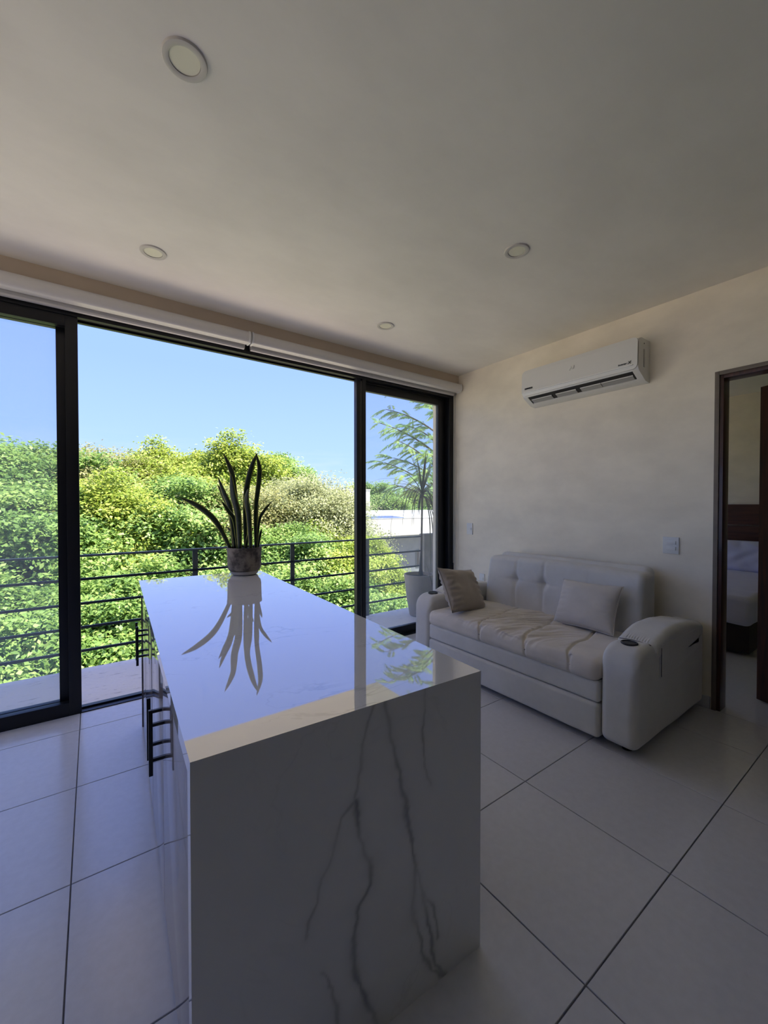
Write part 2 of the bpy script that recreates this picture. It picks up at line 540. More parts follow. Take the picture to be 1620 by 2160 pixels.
# beam and wall pieces of the window side
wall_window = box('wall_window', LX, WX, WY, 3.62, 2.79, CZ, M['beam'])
tag(wall_window, kind='structure')
bm = bmesh.new()                                          # side wall; unseen window added to brighten the room, inferred from side light
add_box(bm, LX - 0.15, LX, 3.3, 3.62, -0.2, CZ)
add_box(bm, LX - 0.15, LX, 0.8, 3.3, 2.74, CZ)
add_box(bm, LX - 0.15, LX, 0.8, 3.3, -0.2, 0.0)
wall_left = finish('wall_left', bm, M['wall']); tag(wall_left, kind='structure')
M['kitchen'] = mat('dark_unseen_walls', (0.08, 0.07, 0.06), rough=0.5, var=0.1)  # unseen walls, tone kept dark to cut bounce onto the island front
wall_kitchen = box('wall_kitchen', LX - 0.15, LX, BY - 0.15, 0.8, -0.2, CZ, M['kitchen']); tag(wall_kitchen, kind='structure')
wall_back = box('wall_back', LX, WX, BY - 0.15, BY, -0.2, CZ, M['kitchen']); tag(wall_back, kind='structure')
# right wall with the doorway (y 0.10 .. 0.945, z 0 .. 2.34)
DY0, DY1, DZ = 0.03, 0.945, 2.345
WT = 0.12
bm = bmesh.new()
add_box(bm, WX, WX + WT, DY1, 3.62, -0.2, CZ)
add_box(bm, WX, WX + WT, BY - 0.15, DY0, -0.2, CZ)
add_box(bm, WX, WX + WT, DY0, DY1, DZ, CZ)
wall_right = finish('wall_right', bm, M['wall']); tag(wall_right, kind='structure')
bb = box('baseboard_right', WX - 0.014, WX, DY1 + 0.02, FY, 0, 0.085, M['tile'], bevel=0.003); tag(bb, kind='structure')

# bedroom shell behind the doorway
BX = 7.30
bed_floor = box('floor_bedroom', WX, BX, -0.8, 3.6, -0.2, 0.0, M['tile']); tag(bed_floor, kind='structure')
bm = bmesh.new(); add_box(bm, BX, BX + 0.15, -0.95, 3.75, -0.2, CZ)
tag(finish('wall_bedroom_far', bm, M['wall']), kind='structure')
bm = bmesh.new(); add_box(bm, WX + WT, BX, -0.95, -0.8, -0.2, CZ)
tag(finish('wall_bedroom_side', bm, M['wall']), kind='structure')
bm = bmesh.new()
add_box(bm, WX + WT, 4.5, 3.6, 3.75, -0.2, CZ); add_box(bm, 6.6, BX, 3.6, 3.75, -0.2, CZ)
add_box(bm, 4.5, 6.6, 3.6, 3.75, 2.3, CZ); add_box(bm, 4.5, 6.6, 3.6, 3.75, -0.2, 0.9)
tag(finish('wall_bedroom_window', bm, M['wall']), kind='structure')
tag(box('ceiling_bedroom', WX + WT, BX + 0.15, -0.95, 3.75, CZ, CZ + 0.35, M['ceiling']), kind='structure')

# --- sliding window wall
win = empty('window_1', (0, FY, 0)); tag(win, kind='structure')
def wbox(name, x0, x1, y0, y1, z0, z1, m=None, bevel=0.002):
    o = box(name, x0, x1, y0 - FY, y1 - FY, z0, z1, m or M['black_alu'], win, bevel=bevel)
    return o
wbox('head_track', LX, WX, 3.475, 3.61, 2.715, 2.80)
wbox('head_guide', LX, WX, 3.535, 3.545, 2.70, 2.716)
wbox('sill_track', LX, WX, FY, 3.61, -0.01, 0.006)
wbox('sill_guide', LX, WX, 3.535, 3.545, 0.006, 0.018)
wbox('jamb', 3.455, WX, 3.475, 3.61, 0.0, 2.72)
def panel(x0, x1, sl, sr, y0, y1, zr=0.088, zt=2.642):
    wbox('stile', x0, x0 + sl, y0, y1, 0.0, 2.715)
    wbox('stile', x1 - sr, x1, y0, y1, 0.0, 2.715)
    wbox('rail', x0 + sl, x1 - sr, y0, y1, 0.0, zr)
    wbox('rail', x0 + sl, x1 - sr, y0, y1, zt, 2.715)
    wbox('glass_pane', x0 + sl - 0.01, x1 - sr + 0.01, (y0 + y1) / 2 - 0.003, (y0 + y1) / 2 + 0.003, zr - 0.01, zt + 0.01, M['glass'], bevel=0)
panel(-1.62, -0.135, 0.06, 0.058, 3.545, 3.59)          # fixed leaf
wbox('stile', -0.140, -0.072, FY + 0.002, 3.535, 0.0, 2.715)   # edge of the leaf slid over it
wbox('stile', -1.62, -1.55, FY + 0.002, 3.535, 0.0, 2.715)
wbox('rail', -1.55, -0.140, FY + 0.002, 3.535, 0.0, 0.088)
wbox('rail', -1.55, -0.140, FY + 0.002, 3.535, 2.642, 2.715)
panel(LX + 0.01, -1.60, 0.06, 0.058, 3.545, 3.59)
panel(2.235, 3.455, 0.055, 0.115, 3.545, 3.59, zt=2.625)
wbox('stile', 2.165, 2.216, FY + 0.002, 3.535, 0.0, 2.715)
wbox('seal_strip', 2.216, 2.229, FY + 0.012, 3.535, 0.02, 2.70, M['alu_strip'])
wbox('stile', 2.229, 2.275, FY + 0.002, 3.535, 0.0, 2.715)

win2 = empty('window_2_unseen', (LX, 2.05, 0)); tag(win2, kind='structure')  # out of view, added for more daylight on sofa and ceiling
box('head_track', -0.10, 0.0, -1.25, 1.25, 2.68, 2.74, M['black_alu'], win2)
box('sill_track', -0.10, 0.0, -1.25, 1.25, 0.0, 0.02, M['black_alu'], win2)
for y in (-1.25, -0.03, 1.19):
    box('stile', -0.08, -0.02, y, y + 0.06, 0.02, 2.68, M['black_alu'], win2)

# --- balcony structure
balc = box('floor_balcony', -4.0, 4.9, 3.61, 4.47, -0.30, -0.012, M['concrete']); tag(balc, kind='structure')
tag(box('trim_1', WX - 0.085, WX + 0.2, 3.612, 3.75, 0.0, CZ, M['soffit']), kind='structure')   # outer plaster reveal
par = box('wall_balcony', 3.84, 4.90, 4.36, 4.47, -0.012, 1.03, M['parapet'], bevel=0.006); tag(par, kind='structure')

tag(box('roof', LX - 0.4, 4.3, BY - 0.3, 6.2, 3.66, 3.95, M['soffit']), kind='structure')
tag(box('wall_facade', LX - 0.15, WX + 0.14, 3.40, 3.62, CZ + 0.35, 3.66, M['soffit']), kind='structure')

# --- door to the bedroom
door = empty('door_1', (WX, DY1, 0)); tag(door, kind='structure')
def dbox(name, x0, x1, y0, y1, z0, z1, m, bevel=0.002):
    return box(name, x0 - WX, x1 - WX, y0 - DY1, y1 - DY1, z0, z1, m, door, bevel=bevel)
dbox('trim_strip', WX - 0.012, WX + 0.004, DY1 - 0.012, DY1 + 0.014, 0, DZ + 0.014, M['door_trim'])
dbox('trim_strip', WX - 0.012, WX + 0.004, DY0 - 0.01, DY1 - 0.012, DZ - 0.012, DZ + 0.014, M['door_trim'])
dbox('jamb', WX + 0.0, WX + WT, DY1 - 0.034, DY1 + 0.0, 0, DZ, M['door_wood'])
dbox('jamb', WX + 0.0, WX + WT, DY0, DY0 + 0.034, 0, DZ, M['door_wood'])
dbox('head_jamb', WX + 0.0, WX + WT, DY0 + 0.034, DY1 - 0.034, DZ - 0.036, DZ, M['door_wood'])
leaf = box('door_leaf', -0.02, 0.02, 0, 0.79, 0.012, DZ - 0.05, M['door_wood'], door, bevel=0.003)
leaf.location = (WX + WT - 0.01 - WX, DY0 + 0.055 - DY1, 0)
leaf.rotation_euler = (0, 0, R(-25))

# ================================================================== OBJECTS
# --- ceiling downlights
def downlight(x, y, label):
    r = empty('recessed_downlight', (x, y, CZ))
    tag(r, label, 'ceiling light', 'recessed downlights')
    lathe('trim_ring', [(0.050, 0.0), (0.050, -0.006), (0.060, -0.009), (0.070, -0.007), (0.073, 0.0)], M['downlight'], r)
    lathe('diffuser', [(0.0005, -0.003), (0.049, -0.003), (0.049, -0.0005), (0.0005, -0.0005)], M['diffuser'], r)
downlight(0.272, 1.553, 'round white downlight nearest the camera, above the near end of the island')
downlight(0.312, 2.827, 'round white downlight in front of the open sliding window, left of the blind joint')
downlight(2.086, 1.535, 'round white downlight over the sofa, level with the air conditioner')
downlight(2.040, 2.818, 'smallest round downlight beside the right window panel, farthest in the ceiling')

# --- roller blinds
def roller_blind(x0, x1, label, chain):
    r = empty('roller_blind', ((x0 + x1) / 2, 3.37, 2.80))
    tag(r, label, 'blind', 'roller blinds above the sliding window')
    def ext(name, prof, a, b, m, smooth=True):
        bm = bmesh.new()
        va = [bm.verts.new((a - r.location.x, p[0] - r.location.y, p[1] - r.location.z)) for p in prof]
        vb = [bm.verts.new((b - r.location.x, p[0] - r.location.y, p[1] - r.location.z)) for p in prof]
        k = len(prof)
        for i in range(k):
            bm.faces.new((va[i], va[(i + 1) % k], vb[(i + 1) % k], vb[i]))
        bm.faces.new(va); bm.faces.new(list(reversed(vb)))
        return finish(name, bm, m, r, auto=40)
    pr = []
    for i in range(9):                                   # rounded fascia
        a = R(90 + i * 180 / 8)
        pr.append((3.345 + 0.035 * math.cos(a) * 0.75, 2.805 + 0.044 * math.sin(a)))
    pr += [(3.40, 2.761), (3.40, 2.849)]
    ext('fascia', pr, x0 + 0.012, x1 - 0.012, M['blind'])
    for a, b in ((x0, x0 + 0.012), (x1 - 0.012, x1)):
        ext('end_cap', [(3.40, 2.755), (3.40, 2.855)] + [(3.345 + 0.038 * math.cos(R(90 + i * 22.5)) * 0.8, 2.805 + 0.049 * math.sin(R(90 + i * 22.5))) for i in range(9)], a, b, M['white_plastic'])
    tb = []
    for i in range(16):
        a = 2 * math.pi * i / 16
        tb.append((3.442 + 0.028 * math.cos(a), 2.768 + 0.026 * math.sin(a)))
    ext('fabric_roll', tb, x0 + 0.02, x1 - 0.02, M['blind_fabric'])
    ext('hem_bar', [(3.425, 2.742), (3.425, 2.752), (3.460, 2.752), (3.460, 2.742), (3.455, 2.736), (3.43, 2.736)], x0 + 0.02, x1 - 0.02, M['blind'])
    if chain:
        tube('pull_cord', [(x1 - r.location.x - 0.010, 3.420 - 3.37, -0.05), (x1 - r.location.x - 0.010, 3.420 - 3.37, -2.05), (x1 - r.location.x - 0.008, 3.427 - 3.37, -2.08), (x1 - r.location.x - 0.006, 3.436 - 3.37, -2.05)], 0.0028, M['blind'], r, n=6)
        tube('pull_cord', [(x1 - r.location.x - 0.006, 3.450 - 3.37, -0.05), (x1 - r.location.x - 0.006, 3.450 - 3.37, -2.05)], 0.0028, M['blind'], r, n=6)
roller_blind(LX + 0.02, 1.058, 'pale grey roller blind rolled up above the left and middle of the window', False)
roller_blind(1.072, 3.505, 'pale grey roller blind rolled up at the right, ending at the sofa wall', True)

# --- kitchen island
TH = R(2.45)
ISL = (0.159, 0.908, 0.0)
IW, IL, IH, IT = 0.852, 2.446, 0.90, 0.04
top = empty('island_countertop', ISL, -TH)
tag(top, 'white quartz island countertop with one grey veined side reaching the floor', 'countertop')
bm = bmesh.new()
prof = [(0, IH), (IT, IH - IT), (IL, IH - IT), (IL, IH)]
va = [bm.verts.new((0, p[0], p[1])) for p in prof]; vb = [bm.verts.new((IW, p[0], p[1])) for p in prof]
for i in range(4):
    bm.faces.new((va[i], va[(i + 1) % 4], vb[(i + 1) % 4], vb[i]))
bm.faces.new(va); bm.faces.new(list(reversed(vb)))
finish('top_slab', bm, M['marble'], top)
VEINS = [
 ([(0.448, 0.9), (0.425, 0.852), (0.409, 0.807), (0.396, 0.71), (0.383, 0.664)], 0.0035, 0.45),
 ([(0.383, 0.659), (0.352, 0.638), (0.334, 0.586), (0.31, 0.526), (0.287, 0.501), (0.284, 0.454), (0.261, 0.419), (0.253, 0.381)], 0.004, 0.6),
 ([(0.386, 0.657), (0.396, 0.586), (0.415, 0.526), (0.438, 0.486), (0.435, 0.418), (0.418, 0.398), (0.399, 0.38), (0.392, 0.322), (0.383, 0.265), (0.392, 0.202), (0.421, 0.126), (0.441, 0.059), (0.46, 0.0)], 0.0055, 0.85),
 ([(0.489, 0.9), (0.511, 0.756), (0.533, 0.646), (0.555, 0.54), (0.578, 0.456), (0.593, 0.399), (0.582, 0.355), (0.578, 0.282), (0.59, 0.188), (0.625, 0.103), (0.692, 0.0)], 0.005, 0.7),
 ([(0.593, 0.386), (0.609, 0.303), (0.65, 0.23), (0.67, 0.134)], 0.0035, 0.6),
 ([(0.609, 0.296), (0.633, 0.181), (0.658, 0.083), (0.696, 0.0)], 0.005, 0.7),
 ([(0.622, 0.9), (0.615, 0.783), (0.624, 0.686), (0.636, 0.606)], 0.003, 0.55),
 ([(0.292, 0.267), (0.321, 0.193), (0.333, 0.13), (0.35, 0.03)], 0.004, 0.45),
]
nx, nz = 190, 200
gx = np.linspace(0, IW, nx); gz = np.linspace(0, IH, nz)
GX, GZ = np.meshgrid(gx, gz, indexing='ij')
jit = np.zeros_like(GX); wid = np.zeros_like(GX); msk = np.zeros_like(GX)
for i in range(nx):
    for j in range(nz):
        q = Vector((gx[i] * 9, gz[j] * 9, 0.3))
        jit[i, j] = noise.fractal(q, 0.7, 2.1, 4) * 0.011
        wid[i, j] = 0.55 + 0.75 * (noise.noise(Vector((gx[i] * 14, gz[j] * 14, 5))) + 0.5)
        msk[i, j] = 0.35 + 0.65 * max(0, min(1, noise.noise(Vector((gx[i] * 5, gz[j] * 5, 9))) * 1.6 + 0.55))
vein = np.zeros_like(GX)
for line, w, s in VEINS:
    for (ax_, az_), (bx_, bz_) in zip(line[:-1], line[1:]):
        dx, dz = bx_ - ax_, bz_ - az_
        L2 = dx * dx + dz * dz
        t = np.clip(((GX + jit - ax_) * dx + (GZ + jit * 0.6 - az_) * dz) / L2, 0, 1)
        d = np.hypot(GX + jit - (ax_ + t * dx), GZ + jit * 0.6 - (az_ + t * dz))
        ww = 1.3 * w * wid
        vein = np.maximum(vein, s * msk * np.exp(-(d / ww) ** 2) + 0.16 * s * np.exp(-(d / (ww * 4)) ** 2))
verts = [(float(GX[i, j]), 0.0, float(GZ[i, j])) for i in range(nx) for j in range(nz)]
faces = [(i * nz + j, (i + 1) * nz + j, (i + 1) * nz + j + 1, i * nz + j + 1) for i in range(nx - 1) for j in range(nz - 1)]
nb = len(verts)
verts += [(0, IT, 0), (IW, IT, 0), (IW, IT, IH - IT), (0, IT, IH - IT)]
faces.append((nb, nb + 3, nb + 2, nb + 1))
faces.append(tuple([j for j in range(nz)] + [nb + 3, nb]))
faces.append(tuple([(nx - 1) * nz + j for j in reversed(range(nz))] + [nb + 1, nb + 2]))
faces.append(tuple([i * nz for i in reversed(range(nx))] + [nb, nb + 1]))
faces.append(tuple([i * nz + nz - 1 for i in range(nx)] + [nb + 2, nb + 3]))
wf = pydata('waterfall_panel', verts, faces, M['marble_veined'], top)
at = wf.data.attributes.new('vein', 'FLOAT', 'POINT')
at.data.foreach_set('value', np.concatenate([vein.reshape(-1), np.zeros(4)]).astype(np.float32))
wf['label'] = 'front slab with grey forked veins'

def cabinet(y0, y1, edges, label, end):
    c = empty('island_cabinet', tuple(Vector(ISL) + Vector((math.sin(TH) * y0, math.cos(TH) * y0, 0))), -TH)
    tag(c, label, 'cabinet', 'island cabinets')
    L = y1 - y0
    box('body', 0.024, IW - 0.02, 0.0, L, 0.045, IH - IT - 0.001, M['cab_edge'], c)
    box('plinth', 0.010, IW - 0.03, 0.0, L, 0.0, 0.045, M['cab'], c)
    ds = [(a - y0, b - y0) for a, b in zip(edges[:-1], edges[1:])]
    for k, (a, b) in enumerate(ds):
        d = box('door', 0.003, 0.022, a + 0.002, b - 0.002, 0.047, IH - IT - 0.004, M['cab'], c, bevel=0.0012)
        hy = (b - 0.05) if k == 0 else (a + 0.05)
        h = box('handle_bar', -0.043, -0.031, hy - 0.006, hy + 0.006, 0.55, 0.765, M['handle'], d, bevel=0.001)
        for z in (0.60, 0.715):
            box('handle_post', -0.033, 0.004, hy - 0.005, hy + 0.005, z - 0.005, z + 0.005, M['handle'], d)
    if end:
        box('end_panel', 0.0, IW - 0.02, L, L + 0.02, 0.0, IH - IT - 0.001, M['cab_edge'], c)
cabinet(0.042, 1.18, [0.045, 0.65, 1.18], 'glossy grey wood cabinet with two black bar handles, near half of the island', False)
cabinet(1.182, 2.12, [1.184, 1.74, 2.118], 'glossy grey wood cabinet at the window end of the island', True)

# --- snake plant on the island
PLANT = Vector((0.957, 3.19, IH))
rt = Vector((math.cos(R(35.7)), -math.sin(R(35.7)), 0)); fwd = Vector((math.sin(R(35.7)), math.cos(R(35.7)), 0))
sp = empty('potted_snake_plant', PLANT)
tag(sp, 'snake plant with upright dark leaves in a weathered pot on the island', 'potted plant')
potp = lathe('pot', [(0.0005, 0.030), (0.105, 0.030), (0.118, 0.042), (0.124, 0.07), (0.127, 0.19), (0.130, 0.205), (0.128, 0.212), (0.120, 0.212), (0.117, 0.19), (0.0005, 0.185)], M['pot'], sp, n=48)
lathe('pot_foot', [(0.0005, 0.0), (0.080, 0.0), (0.096, 0.008), (0.107, 0.0305), (0.0005, 0.0305)], M['pot_foot'], sp, n=48)
lathe('soil', [(0.0005, 0.186), (0.1165, 0.186), (0.110, 0.196), (0.06, 0.203), (0.0005, 0.205)], M['soil'], sp, n=24)
M['snake'] = mat('dark_green_banded_leaf', (0.006, 0.012, 0.005), rough=0.4, col2=(0.018, 0.030, 0.013), nscale=5, stretch=(1, 1, 9), spec=0.4)
def snake_edge_mat():
    m = bpy.data.materials.new('yellow_leaf_margin'); m.use_nodes = True
    nt = m.node_tree; p = nt.nodes['Principled BSDF']
    p.inputs['Base Color'].default_value = (0.36, 0.36, 0.07, 1); p.inputs['Roughness'].default_value = 0.4
    tl = nt.nodes.new('ShaderNodeBsdfTranslucent'); tl.inputs[0].default_value = (0.4, 0.42, 0.06, 1)
    mx = nt.nodes.new('ShaderNodeMixShader'); mx.inputs[0].default_value = 0.4
    nt.links.new(p.outputs[0], mx.inputs[1]); nt.links.new(tl.outputs[0], mx.inputs[2]); nt.links.new(mx.outputs[0], nt.nodes['Material Output'].inputs[0])
    return m
M['snake_edge'] = snake_edge_mat()
SNAKE = [  # (lateral, height) along each leaf, depth at base, depth at tip, half width, twist
 ([(-0.098, 1.09), (-0.175, 1.264), (-0.243, 1.362), (-0.349, 1.445), (-0.446, 1.493)], -0.02, -0.10, 0.026, 0.3),
 ([(-0.079, 1.09), (-0.107, 1.303), (-0.13, 1.43), (-0.183, 1.547), (-0.226, 1.659)], 0.02, 0.06, 0.023, 0.2),
 ([(-0.100, 1.09), (-0.136, 1.372), (-0.193, 1.508), (-0.246, 1.6)], 0.04, 0.10, 0.017, 0.4),
 ([(-0.04, 1.09), (-0.068, 1.352), (-0.1, 1.644), (-0.134, 1.751), (-0.18, 1.843)], 0.03, 0.05, 0.023, 0.5),
 ([(-0.02, 1.09), (-0.029, 1.352), (-0.067, 1.518), (-0.08, 1.678)], -0.05, -0.06, 0.032, 0.0),
 ([(-0.001, 1.09), (-0.004, 1.391), (0.012, 1.595), (0.051, 1.751), (0.092, 1.843)], 0.03, 0.04, 0.025, 0.3),
 ([(0.092, 1.09), (0.093, 1.391), (0.119, 1.615), (0.124, 1.731), (0.095, 1.843)], -0.01, -0.02, 0.022, 0.5),
 ([(0.068, 1.09), (0.059, 1.352), (0.045, 1.469), (0.065, 1.561)], -0.06, -0.10, 0.026, 0.0),
 ([(0.078, 1.09), (0.098, 1.313), (0.137, 1.396), (0.186, 1.459)], 0.05, 0.08, 0.014, 0.5),
 ([(0.097, 1.09), (0.112, 1.196), (0.122, 1.25)], 0.02, 0.04, 0.010, 0.3),
 ([(-0.04, 1.09), (-0.058, 1.313), (-0.097, 1.391), (-0.145, 1.469)], -0.03, -0.08, 0.020, 0.7),
 ([(0.077, 1.09), (0.074, 1.352), (0.079, 1.479)], 0.06, 0.07, 0.017, 0.2),
 ([(-0.059, 1.09), (-0.098, 1.196), (-0.175, 1.264)], 0.06, 0.09, 0.015, 0.2),
 ([(0.014, 1.09), (0.039, 1.196), (0.078, 1.264)], -0.02, -0.03, 0.015, 0.4),
]
def catmull(pts, n):
    out = []
    P = [pts[0]] + list(pts) + [pts[-1]]
    segs = len(pts) - 1
    for k in range(n + 1):
        t = k / n * segs
        i = min(int(t), segs - 1); f = t - i
        p0, p1, p2, p3 = P[i], P[i + 1], P[i + 2], P[i + 3]
        out.append(0.5 * ((2 * p1) + (p2 - p0) * f + (2 * p0 - 5 * p1 + 4 * p2 - p3) * f * f + (3 * p1 - p0 - 3 * p2 + p3) * f ** 3))
    return out
for line, d0, d1, hw, tw in SNAKE:
    k = len(line) - 1
    pts = [rt * a + Vector((0, 0, z - IH)) + fwd * (d0 + (d1 - d0) * i / k) for i, (a, z) in enumerate(line)]
    cv = catmull(pts, 22)
    vs, fs, mi = [], [], []
    for i, p in enumerate(cv):
        t = i / 22
        w = 0.88 * hw * (0.50 + 0.45 * math.sin(min(1, t / 0.55) * math.pi / 2)) * (1 if t < 0.62 else max(0.02, 1 - ((t - 0.62) / 0.38) ** 1.7))
        d = (cv[min(i + 1, 22)] - cv[max(i - 1, 0)]).normalized()
        side = fwd.cross(d).normalized()
        nrm = d.cross(side).normalized()
        a = tw * (0.5 + 0.9 * t) + 0.15 * math.sin(6 * t)
        side2 = side * math.cos(a) + nrm * math.sin(a); nrm2 = nrm * math.cos(a) - side * math.sin(a)
        for s_, dp in ((-1, 0.28), (-0.72, 0.13), (-0.3, 0.0), (0.3, 0.0), (0.72, 0.13), (1, 0.28)):
            vs.append(p + side2 * (w * s_) + nrm2 * (w * dp))
    n6 = 6
    for i in range(22):
        for j in range(n6 - 1):
            fs.append((i * n6 + j, i * n6 + j + 1, (i + 1) * n6 + j + 1, (i + 1) * n6 + j))
            mi.append(1 if j in (0, n6 - 2) else 0)
    lf = pydata('leaf', vs, fs, M['snake'], sp, smooth=True)
    lf.data.materials.append(M['snake_edge'])
    lf.data.polygons.foreach_set('material_index', mi)
    md = lf.modifiers.new('thickness', 'SOLIDIFY'); md.thickness = 0.003; md.offset = 0

# --- sofa
SX0, SX1 = 2.43, 3.50
sofa = empty('sofa_bed', (2.97, 1.94, 0))
tag(sofa, 'grey fabric sofa bed with cup holders in its arms, against the plaster wall', 'sofa')
so = Vector((2.97, 1.94, 0))
def S(c): return tuple(Vector(c) - so)
def fnoise(p, s, seed=0.0):
    return noise.noise(Vector((p.x * s + seed, p.y * s, p.z * s)))
# base and front boards
rbox('base', S((3.00, 1.94, 0.22)), (1.00, 1.49, 0.33), 0.02, M['sofa'], sofa, ni=(4, 4, 4))
def front_fn(amp, seed):
    def f(p):
        p.x += fnoise(p, 3.0, seed) * amp
        return p
    return f
rbox('front_board', S((2.470, 1.94, 0.322)), (0.10, 1.492, 0.128), 0.022, M['sofa'], sofa, ni=(2, 40, 4), fn=front_fn(0.006, 1))
rbox('drawer_front', S((2.466, 1.94, 0.150)), (0.10, 1.492, 0.208), 0.024, M['sofa'], sofa, ni=(2, 40, 4), fn=front_fn(0.004, 7))
# seat
SEAMS = [(2.09, 0.17), (1.69, 0.16), (1.37, 0.15)]       # y at the front edge, drift towards the back
def seat_fn(p):
    top = p.z > 0.01
    wx = p.x + 2.785; wy = p.y + 1.94
    back = (wx - 2.40) / 0.75
    if top:
        sag = 0
        for sy, dr in SEAMS:
            c = sy + dr * back ** 0.7 + 0.015 * math.sin(9 * back)
            sag += 0.016 * math.exp(-((wy - c) / 0.010) ** 2)
        amp = math.exp(-((wy - 1.98) / 0.34) ** 2) * (0.35 + 0.65 * math.exp(-((back - 0.45) / 0.5) ** 2))
        u = (wy * 0.95 + wx * 0.55); v = (-wy * 0.5 + wx)
        wr = noise.noise(Vector((u * 24 + 0.8 * noise.noise(Vector((u * 4, v * 4, 2))), v * 3.2, 3.3)))
        wr = (1 - abs(wr) * 2.2)
        p.z += 0.024 * amp * wr - sag * 0.9 + 0.010 * fnoise(p, 6, 4) + 0.012 * math.sin(math.pi * max(0, min(1, back)))
    if p.x < -0.36:
        p.x += 0.010 * fnoise(p, 9, 2)
        for sy, dr in SEAMS:
            p.x += 0.008 * math.exp(-((wy - sy) / 0.009) ** 2)
        p.z += 0.006 * fnoise(p, 7, 8)
    return p
rbox('seat_cushion', S((2.785, 1.94, 0.442)), (0.77, 1.496, 0.128), 0.052, M['seat'], sofa, ni=(100, 250, 3), nc=6, fn=seat_fn)
# backrest
TU = [2.33, 2.05, 1.66]
def back_fn(p):
    wy = p.y + 1.965
    zz = p.z + 0.69
    t = (p.z + 0.25) / 0.5
    if p.x < 0.0:
        g = 0
        for k, ty in enumerate(TU):
            str_ = 1.0 if k < 2 else 0.25
            bend = -0.045 * (1 - min(1, abs(zz - 0.745) / 0.25)) * 0 + 0.03 * (zz - 0.745)
            g += str_ * 0.016 * math.exp(-((wy - ty - bend) / 0.016) ** 2) * (0.4 + 0.6 * math.exp(-((zz - 0.68) / 0.2) ** 2))
            g += str_ * 0.034 * math.exp(-((wy - ty) ** 2 + (zz - 0.745) ** 2) / 0.0016)
            g += str_ * 0.010 * math.exp(-((wy - ty) / 0.10) ** 2) * math.exp(-((zz - 0.745) / 0.014) ** 2)
        p.x += g + 0.006 * fnoise(p, 5, 12)
        p.x -= 0.022 * math.sin(math.pi * max(0, min(1, t)))
    p.x += 0.07 * (t - 0.1)
    p.z += 0.012 * math.sin(math.pi * (p.y + 0.7) / 1.4) * max(0, t)
    return p
rbox('backrest', S((3.245, 1.965, 0.690)), (0.20, 1.40, 0.50), 0.045, M['sofa'], sofa, ni=(4, 120, 60), nc=5, fn=back_fn)
rbox('back_panel', S((3.405, 1.965, 0.52)), (0.13, 1.36, 0.90), 0.05, M['sofa'], sofa, ni=(3, 24, 16), nc=4)
# arms
def arm(yc, outer):
    W, H, L = 0.205, 0.575, 1.06
    def fn(p):
        x = p.x + L / 2
        h = 1.0
        if x < 0.13:
            h = 1 - (0.13 - math.sqrt(max(0, 0.13 ** 2 - (0.13 - x) ** 2))) / H
        z = p.z + H / 2
        p.z = z * h - H / 2
        p.y += 0.004 * fnoise(p, 4, 3)
        if z > H - 0.1 and x < 0.35:
            p.z -= 0.006 * (1 + fnoise(p, 14, 5))
        return p
    a = rbox('armrest', S((2.955, yc, 0.3375)), (L, W, H), 0.048, M['sofa'], sofa, ni=(40, 6, 18), nc=5, fn=fn)
    # padded lid with a gathered front seam
    def pf(p):
        x = (p.x + 0.40) / 0.80
        top = p.z > 0
        if top:
            p.z += 0.040 * math.sin(math.pi * min(1, max(0, x)) ** 0.75) - 0.045 * max(0, x - 0.75) * 2
            p.z += 0.005 * fnoise(p, 9, 6)
            if x < 0.07:
                p.z += 0.004 * math.sin(p.y * 420)
                p.x += 0.003 * math.sin(p.y * 420)
        p.z -= 0.03 * (1 - min(1, x / 0.25)) if top else 0
        return p
    rbox('arm_pad', S((3.04, yc, 0.578)), (0.80, W + 0.020, 0.12), 0.042, M['sofa'], a, ni=(40, 50, 3), nc=4, fn=pf)
    yo = yc + outer * (W / 2 + 0.004)
    rbox('arm_flap', S((3.03, yo, 0.510)), (0.62, 0.014, 0.20), 0.006, M['sofa'], a, ni=(16, 2, 6), nc=2,
         fn=lambda p: Vector((p.x, p.y, p.z + (0.06 * max(0, (p.x + 0.1) / 0.4) if p.z < 0 else 0))))
    # stitched seam along the front of the lid and down the outer flap
    sm = []
    for q in range(13):
        t = q / 12
        sm.append((2.640 + 0.002 * math.sin(q * 2.1), yc + (t - 0.5) * (W - 0.03), 0.6145 + 0.007 * math.sin(math.pi * t)))
    tube('pad_seam', [S(q) for q in sm], 0.0028, M['seam'], a, n=6)
    yo2 = yc + outer * (W / 2 + 0.0105)
    tube('flap_seam', [S((2.722, yo2, 0.590)), S((2.722, yo2, 0.420))], 0.0026, M['seam'], a, n=6)
    cx = 2.570
    cz = 0.6215
    lathe('cup_holder', [(0.044, -0.012), (0.046, 0.001), (0.043, 0.005), (0.038, 0.005), (0.037, 0.0015), (0.0005, 0.0010), (0.0005, -0.012)], M['dark_plastic'], a, n=36, centre=S((cx, yc, cz)))  # black disc nearly flush with the rim imitates a dark hole
    return a
arm(1.092, -1)
arm(2.795, 1)
for x in (2.55, 3.40):
    for y in (1.09, 2.79):
        lathe('foot', [(0.0005, 0), (0.028, 0), (0.032, 0.055), (0.0005, 0.055)], M['rubber'], sofa, n=16, centre=S((x, y, 0)))

